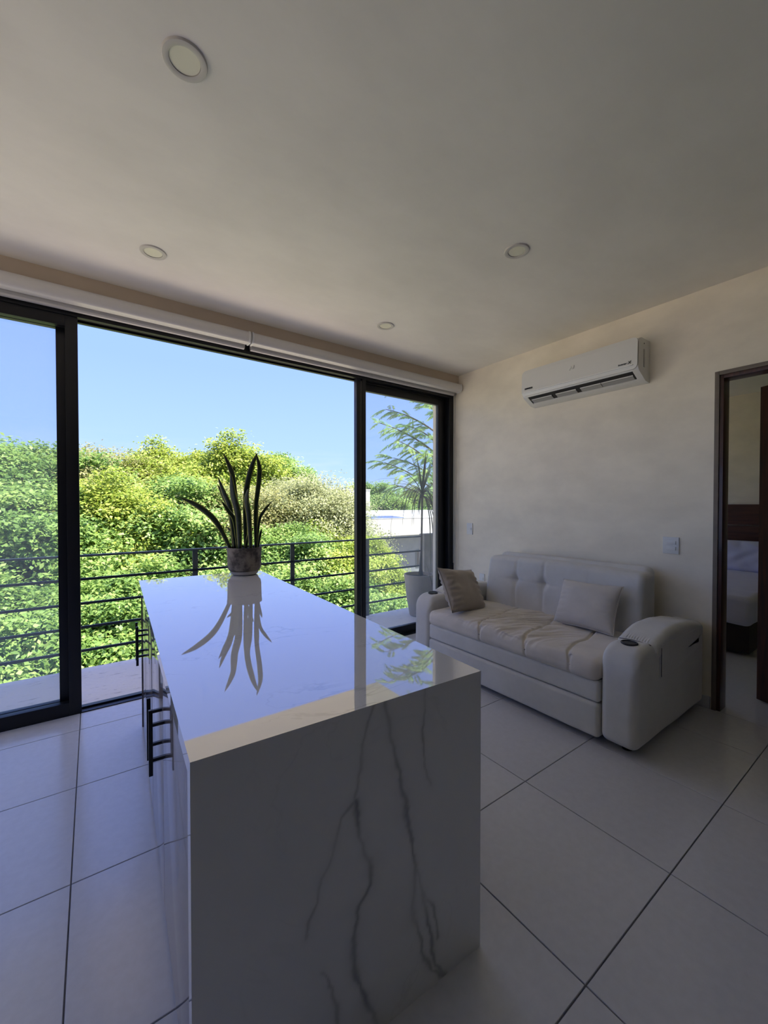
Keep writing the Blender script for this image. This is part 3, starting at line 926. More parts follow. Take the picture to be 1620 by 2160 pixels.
# --- throw pillows
def pillow(name, w, h, t, centre, xax, up, m, label, seed, wr=0.006):
    nu, nv = 40, 34
    vs, fs = [], []
    for side in (1, -1):
        for i in range(nu + 1):
            for j in range(nv + 1):
                u = -1 + 2 * i / nu; v = -1 + 2 * j / nv
                e = (max(0, 1 - abs(u) ** 2.6) * max(0, 1 - abs(v) ** 2.6)) ** 0.5
                pin = 1 - 0.07 * (1 - v * v) * abs(u) ** 3
                pin2 = 1 - 0.07 * (1 - u * u) * abs(v) ** 3
                x = u * w / 2 * pin; y = v * h / 2 * pin2
                edge = max(0, abs(u) - 0.45) / 0.55
                z = side * (t / 2) * e + wr * e * edge * math.sin(v * 26 + seed + 3 * noise.noise(Vector((u * 2, v * 3, seed)))) + wr * e * 1.2 * noise.noise(Vector((u * 2.2, v * 2.2, seed)))
                vs.append(Vector((x, y, z)))
    n1 = (nu + 1) * (nv + 1)
    for s_ in (0, 1):
        for i in range(nu):
            for j in range(nv):
                a = s_ * n1 + i * (nv + 1) + j
                q = (a, a + nv + 1, a + nv + 2, a + 1)
                fs.append(q if s_ == 0 else q[::-1])
    xa = Vector(xax).normalized(); ua = Vector(up); ua = (ua - xa * ua.dot(xa)).normalized(); na = xa.cross(ua)
    rotm = Matrix((xa, ua, na)).transposed()
    root = empty(name, centre)
    bm = bmesh.new()
    bv = [bm.verts.new(rotm @ v) for v in vs]
    for f in fs:
        bm.faces.new([bv[i] for i in f])
    bmesh.ops.remove_doubles(bm, verts=bm.verts, dist=0.0004)
    finish('cover', bm, m, root, smooth=True)
    rim = []
    for u, v in [(-1 + 2 * i / 30, -1) for i in range(30)] + [(1, -1 + 2 * i / 30) for i in range(30)] + [(1 - 2 * i / 30, 1) for i in range(30)] + [(-1, 1 - 2 * i / 30) for i in range(31)]:
        pin = 1 - 0.07 * (1 - v * v) * abs(u) ** 3; pin2 = 1 - 0.07 * (1 - u * u) * abs(v) ** 3
        rim.append(rotm @ Vector((u * w / 2 * pin, v * h / 2 * pin2, 0)))
    tube('piping', rim, 0.0035, m, root, n=6)
    tag(root, label, 'pillow', 'throw pillows on the sofa')
    return root
pillow('throw_pillow', 0.50, 0.40, 0.17, (2.665, 2.515, 0.685), (0.97, 0.12, -0.14), (0.0, 0.50, 0.87), M['pillow'], 'taupe pillow leaning on the far sofa arm by the window', 1.0, 0.016)
pillow('throw_pillow', 0.47, 0.36, 0.15, (3.02, 1.585, 0.682), (-0.05, -1, 0.03), (0.42, 0.02, 0.9), M['pillow2'], 'grey beige pillow leaning on the middle of the sofa backrest', 5.0, 0.005)

# --- air conditioner
ACY0, ACY1 = 1.37, 2.375
ac = empty('air_conditioner', (WX, (ACY0 + ACY1) / 2, 2.39))
tag(ac, 'white split air conditioner mounted high on the wall above the sofa', 'air conditioner')
acm = (ACY0 + ACY1) / 2
def ac_ext(name, prof, y0, y1, m, auto=30, parent=ac):
    bm = bmesh.new()
    va = [bm.verts.new((-d, y0 - acm, z - 2.39)) for d, z in prof]; vb = [bm.verts.new((-d, y1 - acm, z - 2.39)) for d, z in prof]
    k = len(prof)
    for i in range(k):
        bm.faces.new((va[i], va[(i + 1) % k], vb[(i + 1) % k], vb[i]))
    bm.faces.new(va); bm.faces.new(list(reversed(vb)))
    return finish(name, bm, m, parent, auto=auto)
full = [(0, 2.705), (0.15, 2.705), (0.19, 2.690), (0.205, 2.665), (0.208, 2.50), (0.200, 2.468), (0.185, 2.450), (0.075, 2.392), (0.0, 2.385)]
notch = [(0, 2.705), (0.15, 2.705), (0.19, 2.690), (0.205, 2.665), (0.208, 2.50), (0.200, 2.468), (0.188, 2.452), (0.165, 2.52), (0.098, 2.49), (0.098, 2.405), (0.075, 2.392), (0.0, 2.385)]
ac_ext('side_cover', full, ACY0, ACY0 + 0.045, M['ac_white'])
ac_ext('side_cover', full, ACY1 - 0.045, ACY1, M['ac_white'])
ac_ext('body', notch, ACY0 + 0.045, ACY1 - 0.045, M['ac_white'])
ac_ext('vent_dark_fill', [(0.186, 2.459), (0.164, 2.518), (0.100, 2.488), (0.100, 2.412)], ACY0 + 0.046, ACY1 - 0.046, M['dark_plastic'])  # solid dark block, its colour stands in for the shaded vent hollow
for y0, y1 in ((ACY0 + 0.06, ACY0 + 0.30), (ACY0 + 0.305, ACY0 + 0.475), (ACY0 + 0.515, ACY0 + 0.70), (ACY0 + 0.74, ACY0 + 0.945)):
    fl = ac_ext('louvre', [(0.140, 2.4255), (0.108, 2.409), (0.106, 2.413), (0.138, 2.430)], y0, y1, M['ac_grey'])
    ac_ext('louvre_rib', [(0.150, 2.436), (0.143, 2.436), (0.143, 2.428), (0.150, 2.4315)], y0, y1, M['ac_white'], parent=ac)
# front panel with rounded corners
bm = bmesh.new()
hw_, hh_ = (ACY1 - ACY0) / 2, 0.119
ring = []
rc = 0.038
for cy_, cz_, a0 in ((hw_ - rc, hh_ - rc, 0), (-hw_ + rc, hh_ - rc, 90), (-hw_ + rc, -hh_ + rc, 180), (hw_ - rc, -hh_ + rc, 270)):
    for i in range(7):
        a = R(a0 + i * 15)
        ring.append((cy_ + rc * math.cos(a), cz_ + rc * math.sin(a)))
fr = [bm.verts.new((-0.222 + 0.018 * max(0, z / hh_) ** 2 + 0.018 * max(0, -z / hh_ - 0.2) ** 2, y, z + 2.582 - 2.39)) for y, z in ring]
bk = [bm.verts.new((-0.203 + 0.016 * max(0, z / hh_) ** 2 + 0.010 * max(0, -z / hh_ - 0.2) ** 2, y, z + 2.582 - 2.39)) for y, z in ring]
k = len(ring)
for i in range(k):
    bm.faces.new((fr[i], fr[(i + 1) % k], bk[(i + 1) % k], bk[i]))
# strips across the panel so that it can curve
def strip(v_):
    h = k // 4
    left = [v_[i] for i in range(7, 21)]; right = [v_[i] for i in list(range(21, 28)) + list(range(0, 7))]
    right = right[::-1]
    for i in range(13):
        bm.faces.new((left[i], left[i + 1], right[i + 1], right[i]))
strip(fr); strip(bk)
fp = finish('front_panel', bm, M['ac_white'], ac, auto=25)
box('side_vent', -0.112, -0.092, -hw_ - 0.002, -hw_ + 0.004, 0.10, 0.235, M['ac_grey'], ac)
box('screw', -0.108, -0.100, -hw_ - 0.002, -hw_ + 0.004, 0.275, 0.283, M['dark_plastic'], ac)
box('trim_strip', -0.2255, -0.212, -hw_ + 0.03, hw_ - 0.03, 0.100, 0.106, M['silver'], fp)
def wall_text(txt, size, y, z, m, name, bold=0.0, shear=0.0):
    cu = bpy.data.curves.new(name, 'FONT'); cu.body = txt; cu.size = size; cu.extrude = 0.0006; cu.offset = bold; cu.shear = shear
    o = bpy.data.objects.new('tmp_text', cu); COL.objects.link(o)
    dg = bpy.context.evaluated_depsgraph_get()
    me = bpy.data.meshes.new_from_object(o.evaluated_get(dg))
    bpy.data.objects.remove(o)
    me.name = name
    me.materials.clear(); me.materials.append(m)
    # text x -> -y, text y -> +z, facing -x
    me.transform(Matrix(((0, 0, -1, 0), (-1, 0, 0, 0), (0, 1, 0, 0), (0, 0, 0, 1))))
    t = bpy.data.objects.new(name, me); link(t, fp)
    t.location = (-0.2232, y - acm, z - 2.39)
    return t
wall_text('Inverter', 0.019, 1.505, 2.508, M['dark_plastic'], 'lettering', 0.0004, 0.2)
wall_text('X', 0.030, 1.435, 2.506, M['dark_plastic'], 'lettering', 0.0006, 0.2)
# small dark maker's mark, too small to read, as a row of block strokes
strokes = []
for i in range(7):
    y = 2.338 - i * 0.0118
    strokes.append((-0.2236, -0.2215, y - acm - 0.0085, y - acm, 0.128, 0.142))
boxes('maker_mark', strokes, M['dark_plastic'], fp)
v_, f_ = [], []
for a, b in (((1.900, 2.583), (1.889, 2.615)), ((1.889, 2.615), (1.880, 2.592)), ((1.880, 2.592), (1.868, 2.592)), ((1.868, 2.592), (1.861, 2.612)), ((1.863, 2.616), (1.860, 2.618))):
    tube_into(v_, f_, [(-0.2225, a[0] - acm, a[1] - 2.39), (-0.2225, b[0] - acm, b[1] - 2.39)], 0.003, 6)
pydata('emblem', v_, f_, M['silver'], fp)

# --- switches and socket
def switch_plate(y, z, w, h, label, rows):
    r = empty('switch_plate', (WX, y, z))
    tag(r, label, 'light switch', 'wall plates')
    box('plate', -0.010, 0.0, -w / 2, w / 2, -h / 2, h / 2, M['white_plastic'], r, bevel=0.003)
    for k in rows:
        box('rocker', -0.016, -0.008, -w * 0.32, w * 0.26, k - 0.013, k + 0.013, M['white_plastic'], r, bevel=0.002)
switch_plate(1.204 * WX / 3.5, 1.134, 0.105, 0.125, 'white wall plate with two rocker switches beside the bedroom door', (0.022, -0.022))
switch_plate(3.215, 1.168, 0.085, 0.13, 'white wall plate with one rocker by the window corner', (0.0,))
switch_plate(3.03, 0.62, 0.07, 0.11, 'small white socket plate low behind the sofa backrest', (0.0,))

# --- bed in the next room
bed = empty('bed', (6.1, 1.85, 0))
tag(bed, 'bed with lilac white quilt and wooden headboard seen through the doorway', 'bed')
def Bd(x, y, z): return (x - 6.1, y - 1.85, z)
rbox('mattress_cover', Bd(6.06, 1.86, 0.435), (2.22, 1.62, 0.27), 0.06, M['bed_cover'], bed, ni=(30, 24, 4), nc=4,
     fn=lambda p: Vector((p.x + 0.012 * fnoise(p, 7, 1) * (p.x < -1), p.y, p.z + 0.012 * fnoise(p, 5, 2) + (0.03 * fnoise(p, 4, 5) if p.z < -0.05 else 0))))
box('bed_base', -1.09, 1.15, -0.77, 0.77, 0.03, 0.30, M['bed_wood'], bed, bevel=0.01)
for k in range(4):
    box('headboard_plank', 1.155, 1.195, -0.95, 0.95, 0.30 + 0.29 * k, 0.30 + 0.29 * (k + 1) - 0.008, M['head_wood'], bed, bevel=0.004)
def quilt_pillow(y):
    def fn(p):
        p.x += 0.010 * math.sin(p.y * 26 + 2 * math.sin(p.z * 14)) * math.cos(p.z * 20) + 0.03 * (p.z / 0.2)
        return p
    o = rbox('quilted_pillow', (0, 0, 0), (0.16, 0.72, 0.40), 0.06, M['bed_cover'], None, ni=(3, 60, 36), nc=4, fn=fn)
    o.location = (7.03, y, 0.765)
    return o
tag(quilt_pillow(2.24), 'lilac quilted pillow upright on the bed, left of the doorway view', 'pillow', 'quilted bed pillows')
tag(quilt_pillow(1.48), 'lilac quilted pillow upright against the headboard, seen beside the dark door edge', 'pillow', 'quilted bed pillows')

# --- balcony railing
rl = empty('balcony_railing', (0, 4.45, 0))
tag(rl, 'dark steel balcony railing of horizontal bars in front of the trees', 'railing')
RX0, RX1 = -3.9, 3.86
box('top_rail', RX0, RX1, -0.022, 0.022, 0.982, 1.000, M['rail_top'], rl, bevel=0.003)
for z in (0.785, 0.572, 0.362, 0.155):
    box('rail', RX0, RX1, -0.022, -0.002, z - 0.011, z + 0.011, M['rail'], rl, bevel=0.003)
k = -4
for i in range(-3, 4):
    x = 0.842 + 1.045 * i
    if RX0 < x < RX1:
        box('post', x - 0.025, x + 0.025, -0.002, 0.010, -0.12, 0.984, M['rail_top'], rl, bevel=0.002)

# --- ponytail palm in a planter on the balcony
def ribbon(name, pts, widths, m, parent, face=Vector((0, 0, 1))):
    vs, fs = [], []
    n = len(pts)
    for i, p in enumerate(pts):
        d = (pts[min(i + 1, n - 1)] - pts[max(i - 1, 0)]).normalized()
        s_ = d.cross(face)
        if s_.length < 0.05:
            s_ = d.cross(Vector((1, 0, 0)))
        s_.normalize()
        nn = s_.cross(d)
        w = widths[i]
        vs += [p - s_ * w + nn * w * 0.35, p, p + s_ * w + nn * w * 0.35]
    for i in range(n - 1):
        for j in range(2):
            fs.append((i * 3 + j, i * 3 + j + 1, i * 3 + j + 4, i * 3 + j + 3))
    return pydata(name, vs, fs, m, parent, smooth=True)
def arc_leaf(parent, start, az, elev, length, droop, w, m, n=14, stiff=1.0):
    pts = []
    p = Vector(start); e_ = elev
    for i in range(n + 1):
        pts.append(p.copy())
        t = i / n
        e_ = elev - droop * (t ** stiff)
        e_ = max(e_, R(-88))
        d = Vector((math.cos(az) * math.cos(e_), math.sin(az) * math.cos(e_), math.sin(e_)))
        p = p + d * (length / n)
    ws = [w * (0.6 + 0.4 * min(1, i / 3)) * (1 - (i / n) ** 2.2) + 0.0008 for i in range(n + 1)]
    return ribbon('leaf', pts, ws, m, parent)
pp = empty('potted_palm', (3.50, 4.08, -0.012))
tag(pp, 'ponytail palm with drooping strap leaves in a tall tapered planter on the balcony', 'potted plant')
lathe('planter', [(0.0005, 0), (0.115, 0), (0.125, 0.01), (0.160, 0.22), (0.190, 0.47), (0.198, 0.53), (0.196, 0.545), (0.180, 0.545), (0.174, 0.50), (0.0005, 0.49)], M['planter'], pp, n=40)
lathe('soil', [(0.0005, 0.49), (0.173, 0.49), (0.16, 0.505), (0.0005, 0.512)], M['soil'], pp, n=24)
tube('trunk', [(0.03, 0, 0.49), (0.035, 0.0, 0.62), (0.045, 0.0, 0.9), (0.05, 0, 1.2), (0.055, 0.0, 1.52), (0.058, 0, 1.60)], [0.035, 0.022, 0.013, 0.012, 0.014, 0.02], M['palm_trunk'], pp, n=10)
rnd = random.Random(11)
crown = Vector((0.056, 0.0, 1.58))
for i in range(52):
    az = rnd.uniform(0, 2 * math.pi)
    if abs(math.sin(az)) > 0.6 and rnd.random() < 0.4:
        az = rnd.choice([0, math.pi]) + rnd.uniform(-0.6, 0.6)
    u = i / 52
    kl = 0.62 if math.sin(az) < -0.25 else 1.0      # shorter towards the glass
    if u < 0.16:
        arc_leaf(pp, crown, az, R(rnd.uniform(70, 86)), rnd.uniform(0.48, 0.66), R(rnd.uniform(5, 30)), rnd.uniform(0.009, 0.014), M['palm'])
    elif u < 0.3:
        arc_leaf(pp, crown, az, R(rnd.uniform(40, 65)), kl * rnd.uniform(0.6, 0.85), R(rnd.uniform(80, 115)), rnd.uniform(0.007, 0.010), M['palm'])
    else:
        arc_leaf(pp, crown, az, R(rnd.uniform(15, 60)), kl * rnd.uniform(0.75, 1.15), R(rnd.uniform(100, 145)), rnd.uniform(0.007, 0.011), M['palm'], stiff=rnd.uniform(0.45, 0.8))
for k in range(4):      # heavy hanging bunch on the wall side
    arc_leaf(pp, crown, R(-10 + 7 * k), R(-20 - 4 * k), 0.95 + 0.05 * k, R(75), 0.010, M['palm'], stiff=0.35)
g2 = empty('potted_grass', (3.60, 3.875, -0.012))
g2.scale = (0.8, 0.8, 1.1)
tag(g2, 'small spiky plant with thin dark leaves beside the palm planter, behind the sofa arm', 'potted plant')
lathe('pot', [(0.0005, 0), (0.07, 0), (0.10, 0.20), (0.102, 0.22), (0.092, 0.22), (0.088, 0.19), (0.0005, 0.185)], M['planter'], g2, n=28)
lathe('soil', [(0.0005, 0.185), (0.087, 0.185), (0.06, 0.198), (0.0005, 0.20)], M['soil'], g2, n=20)
for i in range(26):
    arc_leaf(g2, (rnd.uniform(-.03, .03), rnd.uniform(-.03, .03), 0.19), rnd.uniform(0, 6.28), R(rnd.uniform(66, 89)), rnd.uniform(0.3, 0.5), R(rnd.uniform(5, 35)), 0.005, M['palm'], n=9)

# ------------------------------------------------------------------ outside
GZ0 = -13.0
KS = 4.2          # how far out the tree belt stands
def far_z(z): return CAM_H + (z - CAM_H) * KS
tag(box('ground', -140, 240, -80, 330, GZ0 - 0.3, GZ0, M['ground']), kind='structure')
tag(box('wall_building_below', -4.2, 8.0, 3.3, 3.6, GZ0, -0.2, M['parapet']), kind='structure')

# neighbouring building
NX, NY = 8.43 * KS, 13.6 * KS
nb_ = empty('neighbour_building', (NX, NY, GZ0))
tag(nb_, 'low concrete building with a flat roof and pale parapet beyond the railing', 'building')
def nbox(name, x0, x1, y0, y1, z0, z1, m, bevel=0.0):
    return box(name, x0 - NX, x1 - NX, y0 - NY, y1 - NY, z0 - GZ0, z1 - GZ0, m, nb_, bevel=bevel)
PZ0, PZ1 = far_z(0.175), far_z(0.90)
RX, RY = NX + 48, NY + 24
nbox('parapet', NX, RX, NY, NY + 0.3, PZ0, PZ1, M['build_lit'])
nbox('parapet', NX, NX + 0.3, NY + 0.3, RY, PZ0, PZ1, M['build_lit'])
nbox('coping', NX - 0.04, RX, NY - 0.04, NY + 0.34, PZ1, PZ1 + 0.06, M['roof_white'])
nbox('coping', NX - 0.04, NX + 0.34, NY + 0.34, RY, PZ1, PZ1 + 0.06, M['roof_white'])
nbox('roof_slab', NX + 0.3, RX, NY + 0.3, RY, PZ0, PZ1 - 0.5, M['roof_white'])
nbox('shadow_gap', NX + 1.2, RX, NY + 1.2, RY, PZ0 - 0.35, PZ0, M['build_shade'])
nbox('wall', NX + 2.0, RX, NY + 2.6, RY, GZ0, PZ0 - 0.35, M['build_shade'])
nbox('rear_parapet', NX, RX, RY, RY + 0.3, PZ1 - 0.5, far_z(1.18), M['roof_white'])
nbox('rooftop_block', 10.6 * KS, 13.35 * KS, 20.0 * KS, 23.5 * KS, PZ1 - 0.5, far_z(2.36), M['build_pink'])
nbox('rooftop_block_coping', 10.57 * KS, 13.38 * KS, 19.97 * KS, 23.53 * KS, far_z(2.36), far_z(2.41), M['roof_white'])
w_ = nbox('window', 12.0 * KS, 13.1 * KS, NY + 2.5, NY + 2.62, far_z(-1.38), far_z(-0.58), M['rail_top'])
for k in range(2):
    box('pane', (12.05 + 0.525 * k) * KS - NX, (12.53 + 0.525 * k) * KS - NX, 2.48, 2.52, far_z(-1.33) - GZ0, far_z(-0.63) - GZ0, M['dark_window'], w_)
WHERE = ['closest to the black window stile', 'second from the black window stile', 'third from the black window stile', 'fourth from the black window stile', 'fifth from the black window stile', 'left of the palm trunk', 'right of the palm trunk', 'farthest right on the roof']
for k in range(8):
    t = empty('solar_panel', (NX + 1.4 + 1.36 * k, NY + 1.2, PZ1 - 0.5))
    tag(t, 'blue solar panel on the flat roof, ' + WHERE[k], 'solar panel', 'solar panels on the flat roof')
    def slab(name, e, h0, h1, th, m):
        vs = [(e, e, h0), (1.28 - e, e, h0), (1.28 - 0.9 - e, 4.2 - e, h1), (-0.9 + e, 4.2 - e, h1)]
        vs += [(a, b, c - th) for a, b, c in vs]
        pydata(name, vs, [(0, 1, 2, 3), (7, 6, 5, 4), (0, 4, 5, 1), (1, 5, 6, 2), (2, 6, 7, 3), (3, 7, 4, 0)], m, t)
    slab('frame', 0.0, 0.50, 0.86, 0.05, M['roof_white'])
    slab('glass_face', 0.05, 0.507, 0.866, 0.005, M['solar'])
    box('support', 0.1, 0.18, 0.2, 0.3, 0.0, 0.5, M['rail_top'], t)

# trees
def foliage_mesh(name, seed, n_clump, per, leaf_len, leaf_w, flat=0.85, rough=0.16):
    rs = np.random.RandomState(seed)
    # clump centres on a lumpy unit ball
    d = rs.normal(size=(n_clump, 3)); d[:, 2] += 0.25
    d /= np.linalg.norm(d, axis=1)[:, None]
    rad = rs.uniform(0.62, 1.0, n_clump) ** 0.6
    lump = np.array([noise.noise(Vector((float(a[0]) * 2.2 + seed, float(a[1]) * 2.2, float(a[2]) * 2.2))) for a in d])
    rad *= 1 + 0.50 * lump
    c = d * rad[:, None]
    ctint = rs.uniform(0.15, 0.85, n_clump)
    n = n_clump * per
    idx = np.repeat(np.arange(n_clump), per)
    off = np.clip(rs.normal(size=(n, 3)), -1.9, 1.9) * rough * np.array([1, 1, 0.6])
    pos = c[idx] + off
    pos /= np.percentile(pos[:, 2], 99.3)
    pos[:, 2] *= flat
    nrm = d[idx] * 0.7 + rs.normal(size=(n, 3)) * 0.6 + np.array([0, 0, 0.75])
    nrm /= np.linalg.norm(nrm, axis=1)[:, None]
    t = rs.normal(size=(n, 3)) + np.array([0, 0, -0.4])
    t -= (t * nrm).sum(1)[:, None] * nrm
    t /= np.linalg.norm(t, axis=1)[:, None]
    s = np.cross(nrm, t)
    L = leaf_len * rs.uniform(0.6, 1.25, n)[:, None]
    W = leaf_w * rs.uniform(0.7, 1.2, n)[:, None]
    v = np.empty((n, 4, 3), np.float32)
    v[:, 0] = pos
    v[:, 1] = pos + t * L * 0.5 + s * W * 0.5 + nrm * L * 0.06
    v[:, 2] = pos + t * L - nrm * L * 0.10
    v[:, 3] = pos + t * L * 0.5 - s * W * 0.5 + nrm * L * 0.06
    # sparse large leaves deep inside the crown, tinted dark as its inner shade
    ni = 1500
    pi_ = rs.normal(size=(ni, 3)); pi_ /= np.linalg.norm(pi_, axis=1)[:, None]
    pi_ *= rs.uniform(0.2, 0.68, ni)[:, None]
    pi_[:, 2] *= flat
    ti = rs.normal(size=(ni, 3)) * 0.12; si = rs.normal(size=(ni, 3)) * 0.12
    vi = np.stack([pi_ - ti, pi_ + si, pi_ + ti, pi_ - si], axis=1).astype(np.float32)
    V = np.concatenate([v, vi]).reshape(-1, 3)
    nf = len(V) // 4
    me = bpy.data.meshes.new(name)
    me.vertices.add(len(V)); me.vertices.foreach_set('co', V.reshape(-1))
    me.loops.add(nf * 4); me.loops.foreach_set('vertex_index', np.arange(nf * 4, dtype=np.int32))
    me.polygons.add(nf)
    me.polygons.foreach_set('loop_start', np.arange(0, nf * 4, 4, dtype=np.int32))
    me.polygons.foreach_set('loop_total', np.full(nf, 4, np.int32))
    me.update(calc_edges=True)
    a = me.attributes.new('tint', 'FLOAT', 'FACE')
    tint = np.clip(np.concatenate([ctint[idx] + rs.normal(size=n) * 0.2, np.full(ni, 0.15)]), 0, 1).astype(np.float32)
    a.data.foreach_set('value', tint)
    return me
FOL = {}
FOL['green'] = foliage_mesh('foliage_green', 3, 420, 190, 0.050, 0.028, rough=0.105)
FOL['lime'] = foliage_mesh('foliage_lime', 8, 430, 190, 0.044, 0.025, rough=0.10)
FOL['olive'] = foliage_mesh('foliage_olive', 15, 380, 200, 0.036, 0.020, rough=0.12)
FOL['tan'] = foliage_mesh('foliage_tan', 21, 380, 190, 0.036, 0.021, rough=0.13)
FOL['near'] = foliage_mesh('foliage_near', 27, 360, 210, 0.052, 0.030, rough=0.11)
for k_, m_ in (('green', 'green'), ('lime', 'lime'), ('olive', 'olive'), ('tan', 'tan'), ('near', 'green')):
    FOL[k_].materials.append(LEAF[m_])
def tree(az, dist, ztop, rad, kind, label, hz=0.85, group='trees beyond the balcony', spin=None):
    az = R(az)
    dist *= KS; ztop = far_z(ztop); rad *= KS
    x, y = dist * math.sin(az), dist * math.cos(az)
    rz_ = rad * hz
    zc = ztop - rz_ * 1.0
    t = empty('tree', (x, y, GZ0))
    tag(t, label, 'tree', group)
    f = bpy.data.objects.new('foliage', FOL[kind]); link(f, t)
    f.location = (0, 0, zc - GZ0)
    f.scale = (rad, rad, rz_ / 0.85)
    f.rotation_euler = (0, 0, spin if spin is not None else rnd.uniform(0, 6.28))
    v, fc = [], []
    h = zc - GZ0
    tube_into(v, fc, [(0, 0, 0), (0.05, 0.03, h * 0.5), (0, 0, h + rz_ * 0.3)], [0.32, 0.24, 0.10], 8)
    tk = pydata('trunk', v, fc, M['bark'], t, smooth=True)
    for q in range(4):
        a = q * 1.57 + rnd.uniform(0, 1)
        tube('branch', [(0, 0, h - rz_ * 0.7), (math.cos(a) * rad * 0.35, math.sin(a) * rad * 0.35, h - rz_ * 0.1), (math.cos(a) * rad * 0.7, math.sin(a) * rad * 0.7, h + rz_ * 0.35)], [0.14, 0.09, 0.03], M['bark'], t, n=6)
    return t
TREES = [
 # back row
 (-15, 17, 3.3, 3.4, 'green', 'green tree outside, farthest left behind the left window panel'),
 (-6.0, 16, 3.15, 2.9, 'green', 'grey green rounded tree top behind the left window panel'),
 (1.8, 17, 3.25, 2.6, 'tan', 'tan leaved tree top just right of the wide black window stile'),
 (8.6, 17.5, 3.55, 2.6, 'lime', 'yellow green tree top against the sky left of the snake plant'),
 (15.0, 16.5, 3.72, 2.7, 'lime', 'tallest yellow green tree top directly behind the snake plant'),
 (20.3, 17.5, 3.45, 1.9, 'green', 'narrow green tree top right of the snake plant leaves'),
 (25.2, 13, 2.25, 2.1, 'olive', 'olive grey tree beside the neighbouring building'),
 # middle row
 (-15, 12.5, 1.9, 2.4, 'lime', 'yellow green tree low behind the left window panel edge'),
 (-5.5, 12, 1.75, 2.3, 'green', 'leafy green tree in the middle height behind the left window panel'),
 (2.5, 12.2, 1.95, 2.2, 'lime', 'pale lime tree in the middle height right of the black stile'),
 (9.5, 12.5, 2.05, 2.3, 'green', 'bright green tree in the middle height left of the plant pot'),
 (16.5, 12.3, 1.85, 2.2, 'tan', 'tan green tree behind the snake plant pot'),
 (21.5, 10.6, 0.85, 1.7, 'green', 'bright green tree behind the railing right of the plant pot'),
 (28.5, 11, 0.72, 1.9, 'lime', 'lime tree below the olive tree, behind the top rail'),
 (33.2, 11.3, 0.30, 1.25, 'lime', 'lime tree top in front of the neighbouring building wall'),
 # near row
 (-17, 8.6, 0.3, 2.0, 'near', 'large leaved green tree crown at the far left below the railing'),
 (-7.5, 8.3, 0.15, 1.8, 'near', 'large leaved green tree crown below the rails in the left panel'),
 (1.5, 8.4, 0.25, 1.8, 'near', 'large leaved green tree crown below the rails beside the black stile'),
 (10.0, 8.3, 0.1, 1.8, 'near', 'large leaved green tree crown below the rails left of the island'),
 (19, 8.6, 0.0, 1.7, 'near', 'large leaved green tree crown hidden partly by the island top'),
 (27, 8.6, -0.15, 1.7, 'near', 'large leaved green tree crown below the rails right of the island'),
 (34.5, 8.8, -0.50, 1.6, 'near', 'large leaved green tree crown low behind the right window panel'),
 (-3, 6.9, -0.95, 1.4, 'near', 'lowest leafy crown just beyond the slab edge at the left'),
 (6, 6.9, -0.80, 1.4, 'near', 'lowest leafy crown just beyond the slab edge beside the cabinet'),
 (-12, 7.0, -0.9, 1.4, 'near', 'lowest leafy crown at the left corner of the slab'),
]
for a in TREES:
    tree(*a)
for az, dist, zt, rad, kd, lb in [(33.8, 40, 3.5, 4.0, 'green', 'distant rounded tree above the flat roof beside the black stile'), (38.5, 44, 2.8, 4.5, 'lime', 'distant lime tree line above the solar panels'), (43.5, 42, 2.6, 4.5, 'green', 'distant green tree behind the palm leaves'), (28.5, 46, 2.3, 5.0, 'olive', 'distant olive tree behind the rooftop block'), (49, 44, 2.6, 5, 'lime', 'distant lime tree at the far right behind the palm')]:
    tree(az, dist, zt, rad, kd, lb, group='distant trees')

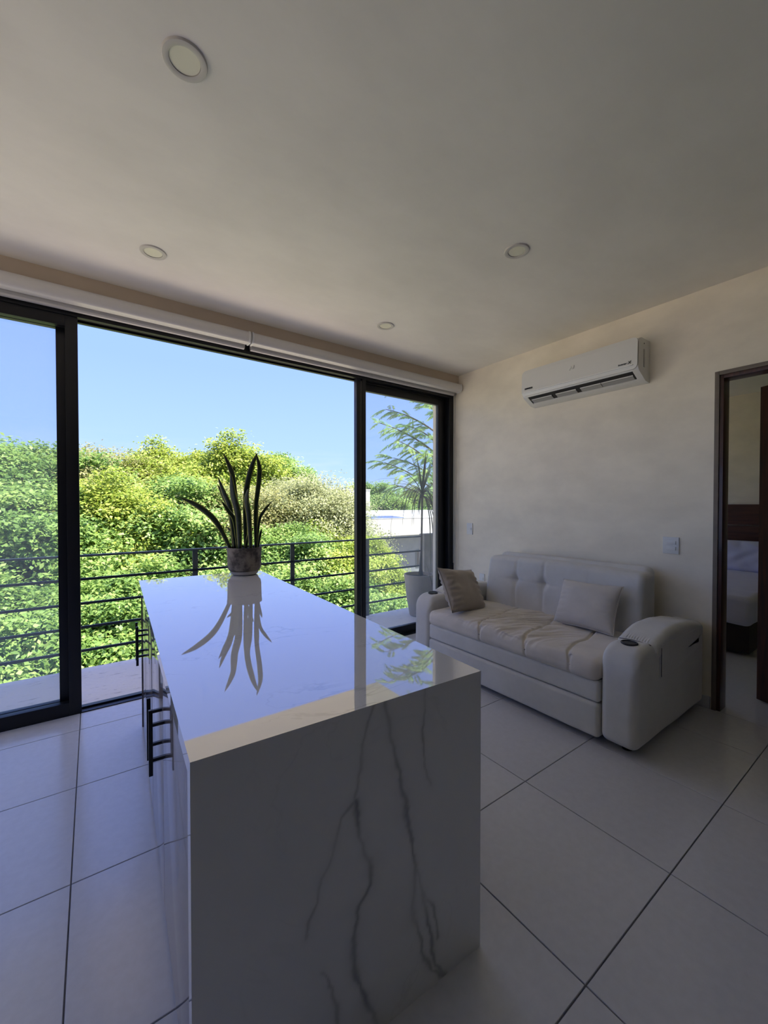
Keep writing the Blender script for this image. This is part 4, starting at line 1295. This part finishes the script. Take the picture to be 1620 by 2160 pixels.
# feathery tree reaching in from the right
ft = empty('feathery_tree', (6.75, 6.9, GZ0))
tag(ft, 'tree with feathery light green leaves in the right window panel', 'tree')
def Ft(p): return Vector(p) - Vector((6.75, 6.9, GZ0))
tube('trunk', [Ft((6.75, 6.9, GZ0)), Ft((6.7, 6.85, -2)), Ft((6.6, 6.75, 1.5)), Ft((6.65, 6.7, 4.0)), Ft((6.8, 6.7, 6.2))], [0.16, 0.14, 0.11, 0.08, 0.03], M['bark'], ft, n=10)
fv, ff, ftint = [], [], []
rf = random.Random(5)
def frond(p, d, L):
    """one pinnate leaf: thin rachis with paired leaflets"""
    d = d.normalized()
    base_t = rf.uniform(0.2, 0.9)
    side = d.cross(Vector((0, 0, 1))).normalized()
    n = 19
    q = p.copy()
    for i in range(n):
        t = i / n
        d2 = (d + Vector((0, 0, -0.9 * t))).normalized()
        q = q + d2 * (L / n)
        upv = side.cross(d2).normalized()
        ll = L * 0.30 * math.sin(math.pi * (0.12 + 0.82 * t)) ** 0.6
        for s_ in (-1, 1):
            ld = (side * s_ * 0.85 + d2 * 0.45 + upv * rf.uniform(-0.35, 0.05) + Vector((0, 0, -0.35))).normalized()
            wv = d2 * ll * 0.115
            b = len(fv)
            fv.extend([q, q + ld * ll * 0.5 + wv, q + ld * ll, q + ld * ll * 0.5 - wv])
            ff.append((b, b + 1, b + 2, b + 3)); ftint.append(min(1, max(0, base_t + rf.uniform(-0.15, 0.15))))
BR = [  # branches: start height on trunk, tip
 (1.2, (5.00, 6.55, 1.85)), (1.4, (5.35, 6.2, 2.05)), (1.5, (4.75, 6.6, 2.30)), (1.8, (5.2, 6.9, 2.45)), (2.0, (4.95, 6.4, 2.72)),
 (2.1, (5.6, 6.3, 2.5)), (2.4, (4.55, 6.5, 3.05)), (2.6, (5.3, 6.6, 3.1)), (2.9, (5.0, 6.9, 3.45)), (3.2, (5.35, 6.2, 3.65)), (3.3, (4.85, 6.6, 3.95)),
 (3.6, (5.5, 7.0, 4.2)), (4.0, (5.0, 6.3, 4.6)), (4.3, (5.6, 6.6, 5.0)), (4.8, (5.2, 6.8, 5.6)), (5.2, (6.0, 6.4, 6.1)), (2.2, (6.2, 5.9, 2.7)), (3.0, (6.4, 6.0, 3.3)), (4.2, (7.4, 6.0, 4.7)), (3.2, (7.8, 6.8, 3.8)), (1.6, (7.6, 6.5, 2.2)),
]
for z0, tip in BR:
    a = Vector((6.64, 6.75, z0)); b = Vector(tip)
    mid = (a + b) / 2 + Vector((0, 0, 0.25))
    pts = [((1 - t) ** 2) * a + 2 * (1 - t) * t * mid + t * t * b for t in [i / 10 for i in range(11)]]
    tube('branch', [Ft(p) for p in pts], [0.022 * (1 - 0.85 * i / 10) + 0.003 for i in range(11)], M['bark'], ft, n=6)
    for i in range(3, 11):
        for _ in range(3):
            d = (pts[i] - pts[i - 1]).normalized() * 0.6 + Vector((rf.uniform(-1, 0.5), rf.uniform(-0.8, 0.8), rf.uniform(-0.45, 0.5)))
            frond(Ft(pts[i]), d, rf.uniform(0.26, 0.44))
fo = pydata('foliage', fv, ff, LEAF['feather'], ft)
a_ = fo.data.attributes.new('tint', 'FLOAT', 'FACE'); a_.data.foreach_set('value', np.array(ftint, np.float32))
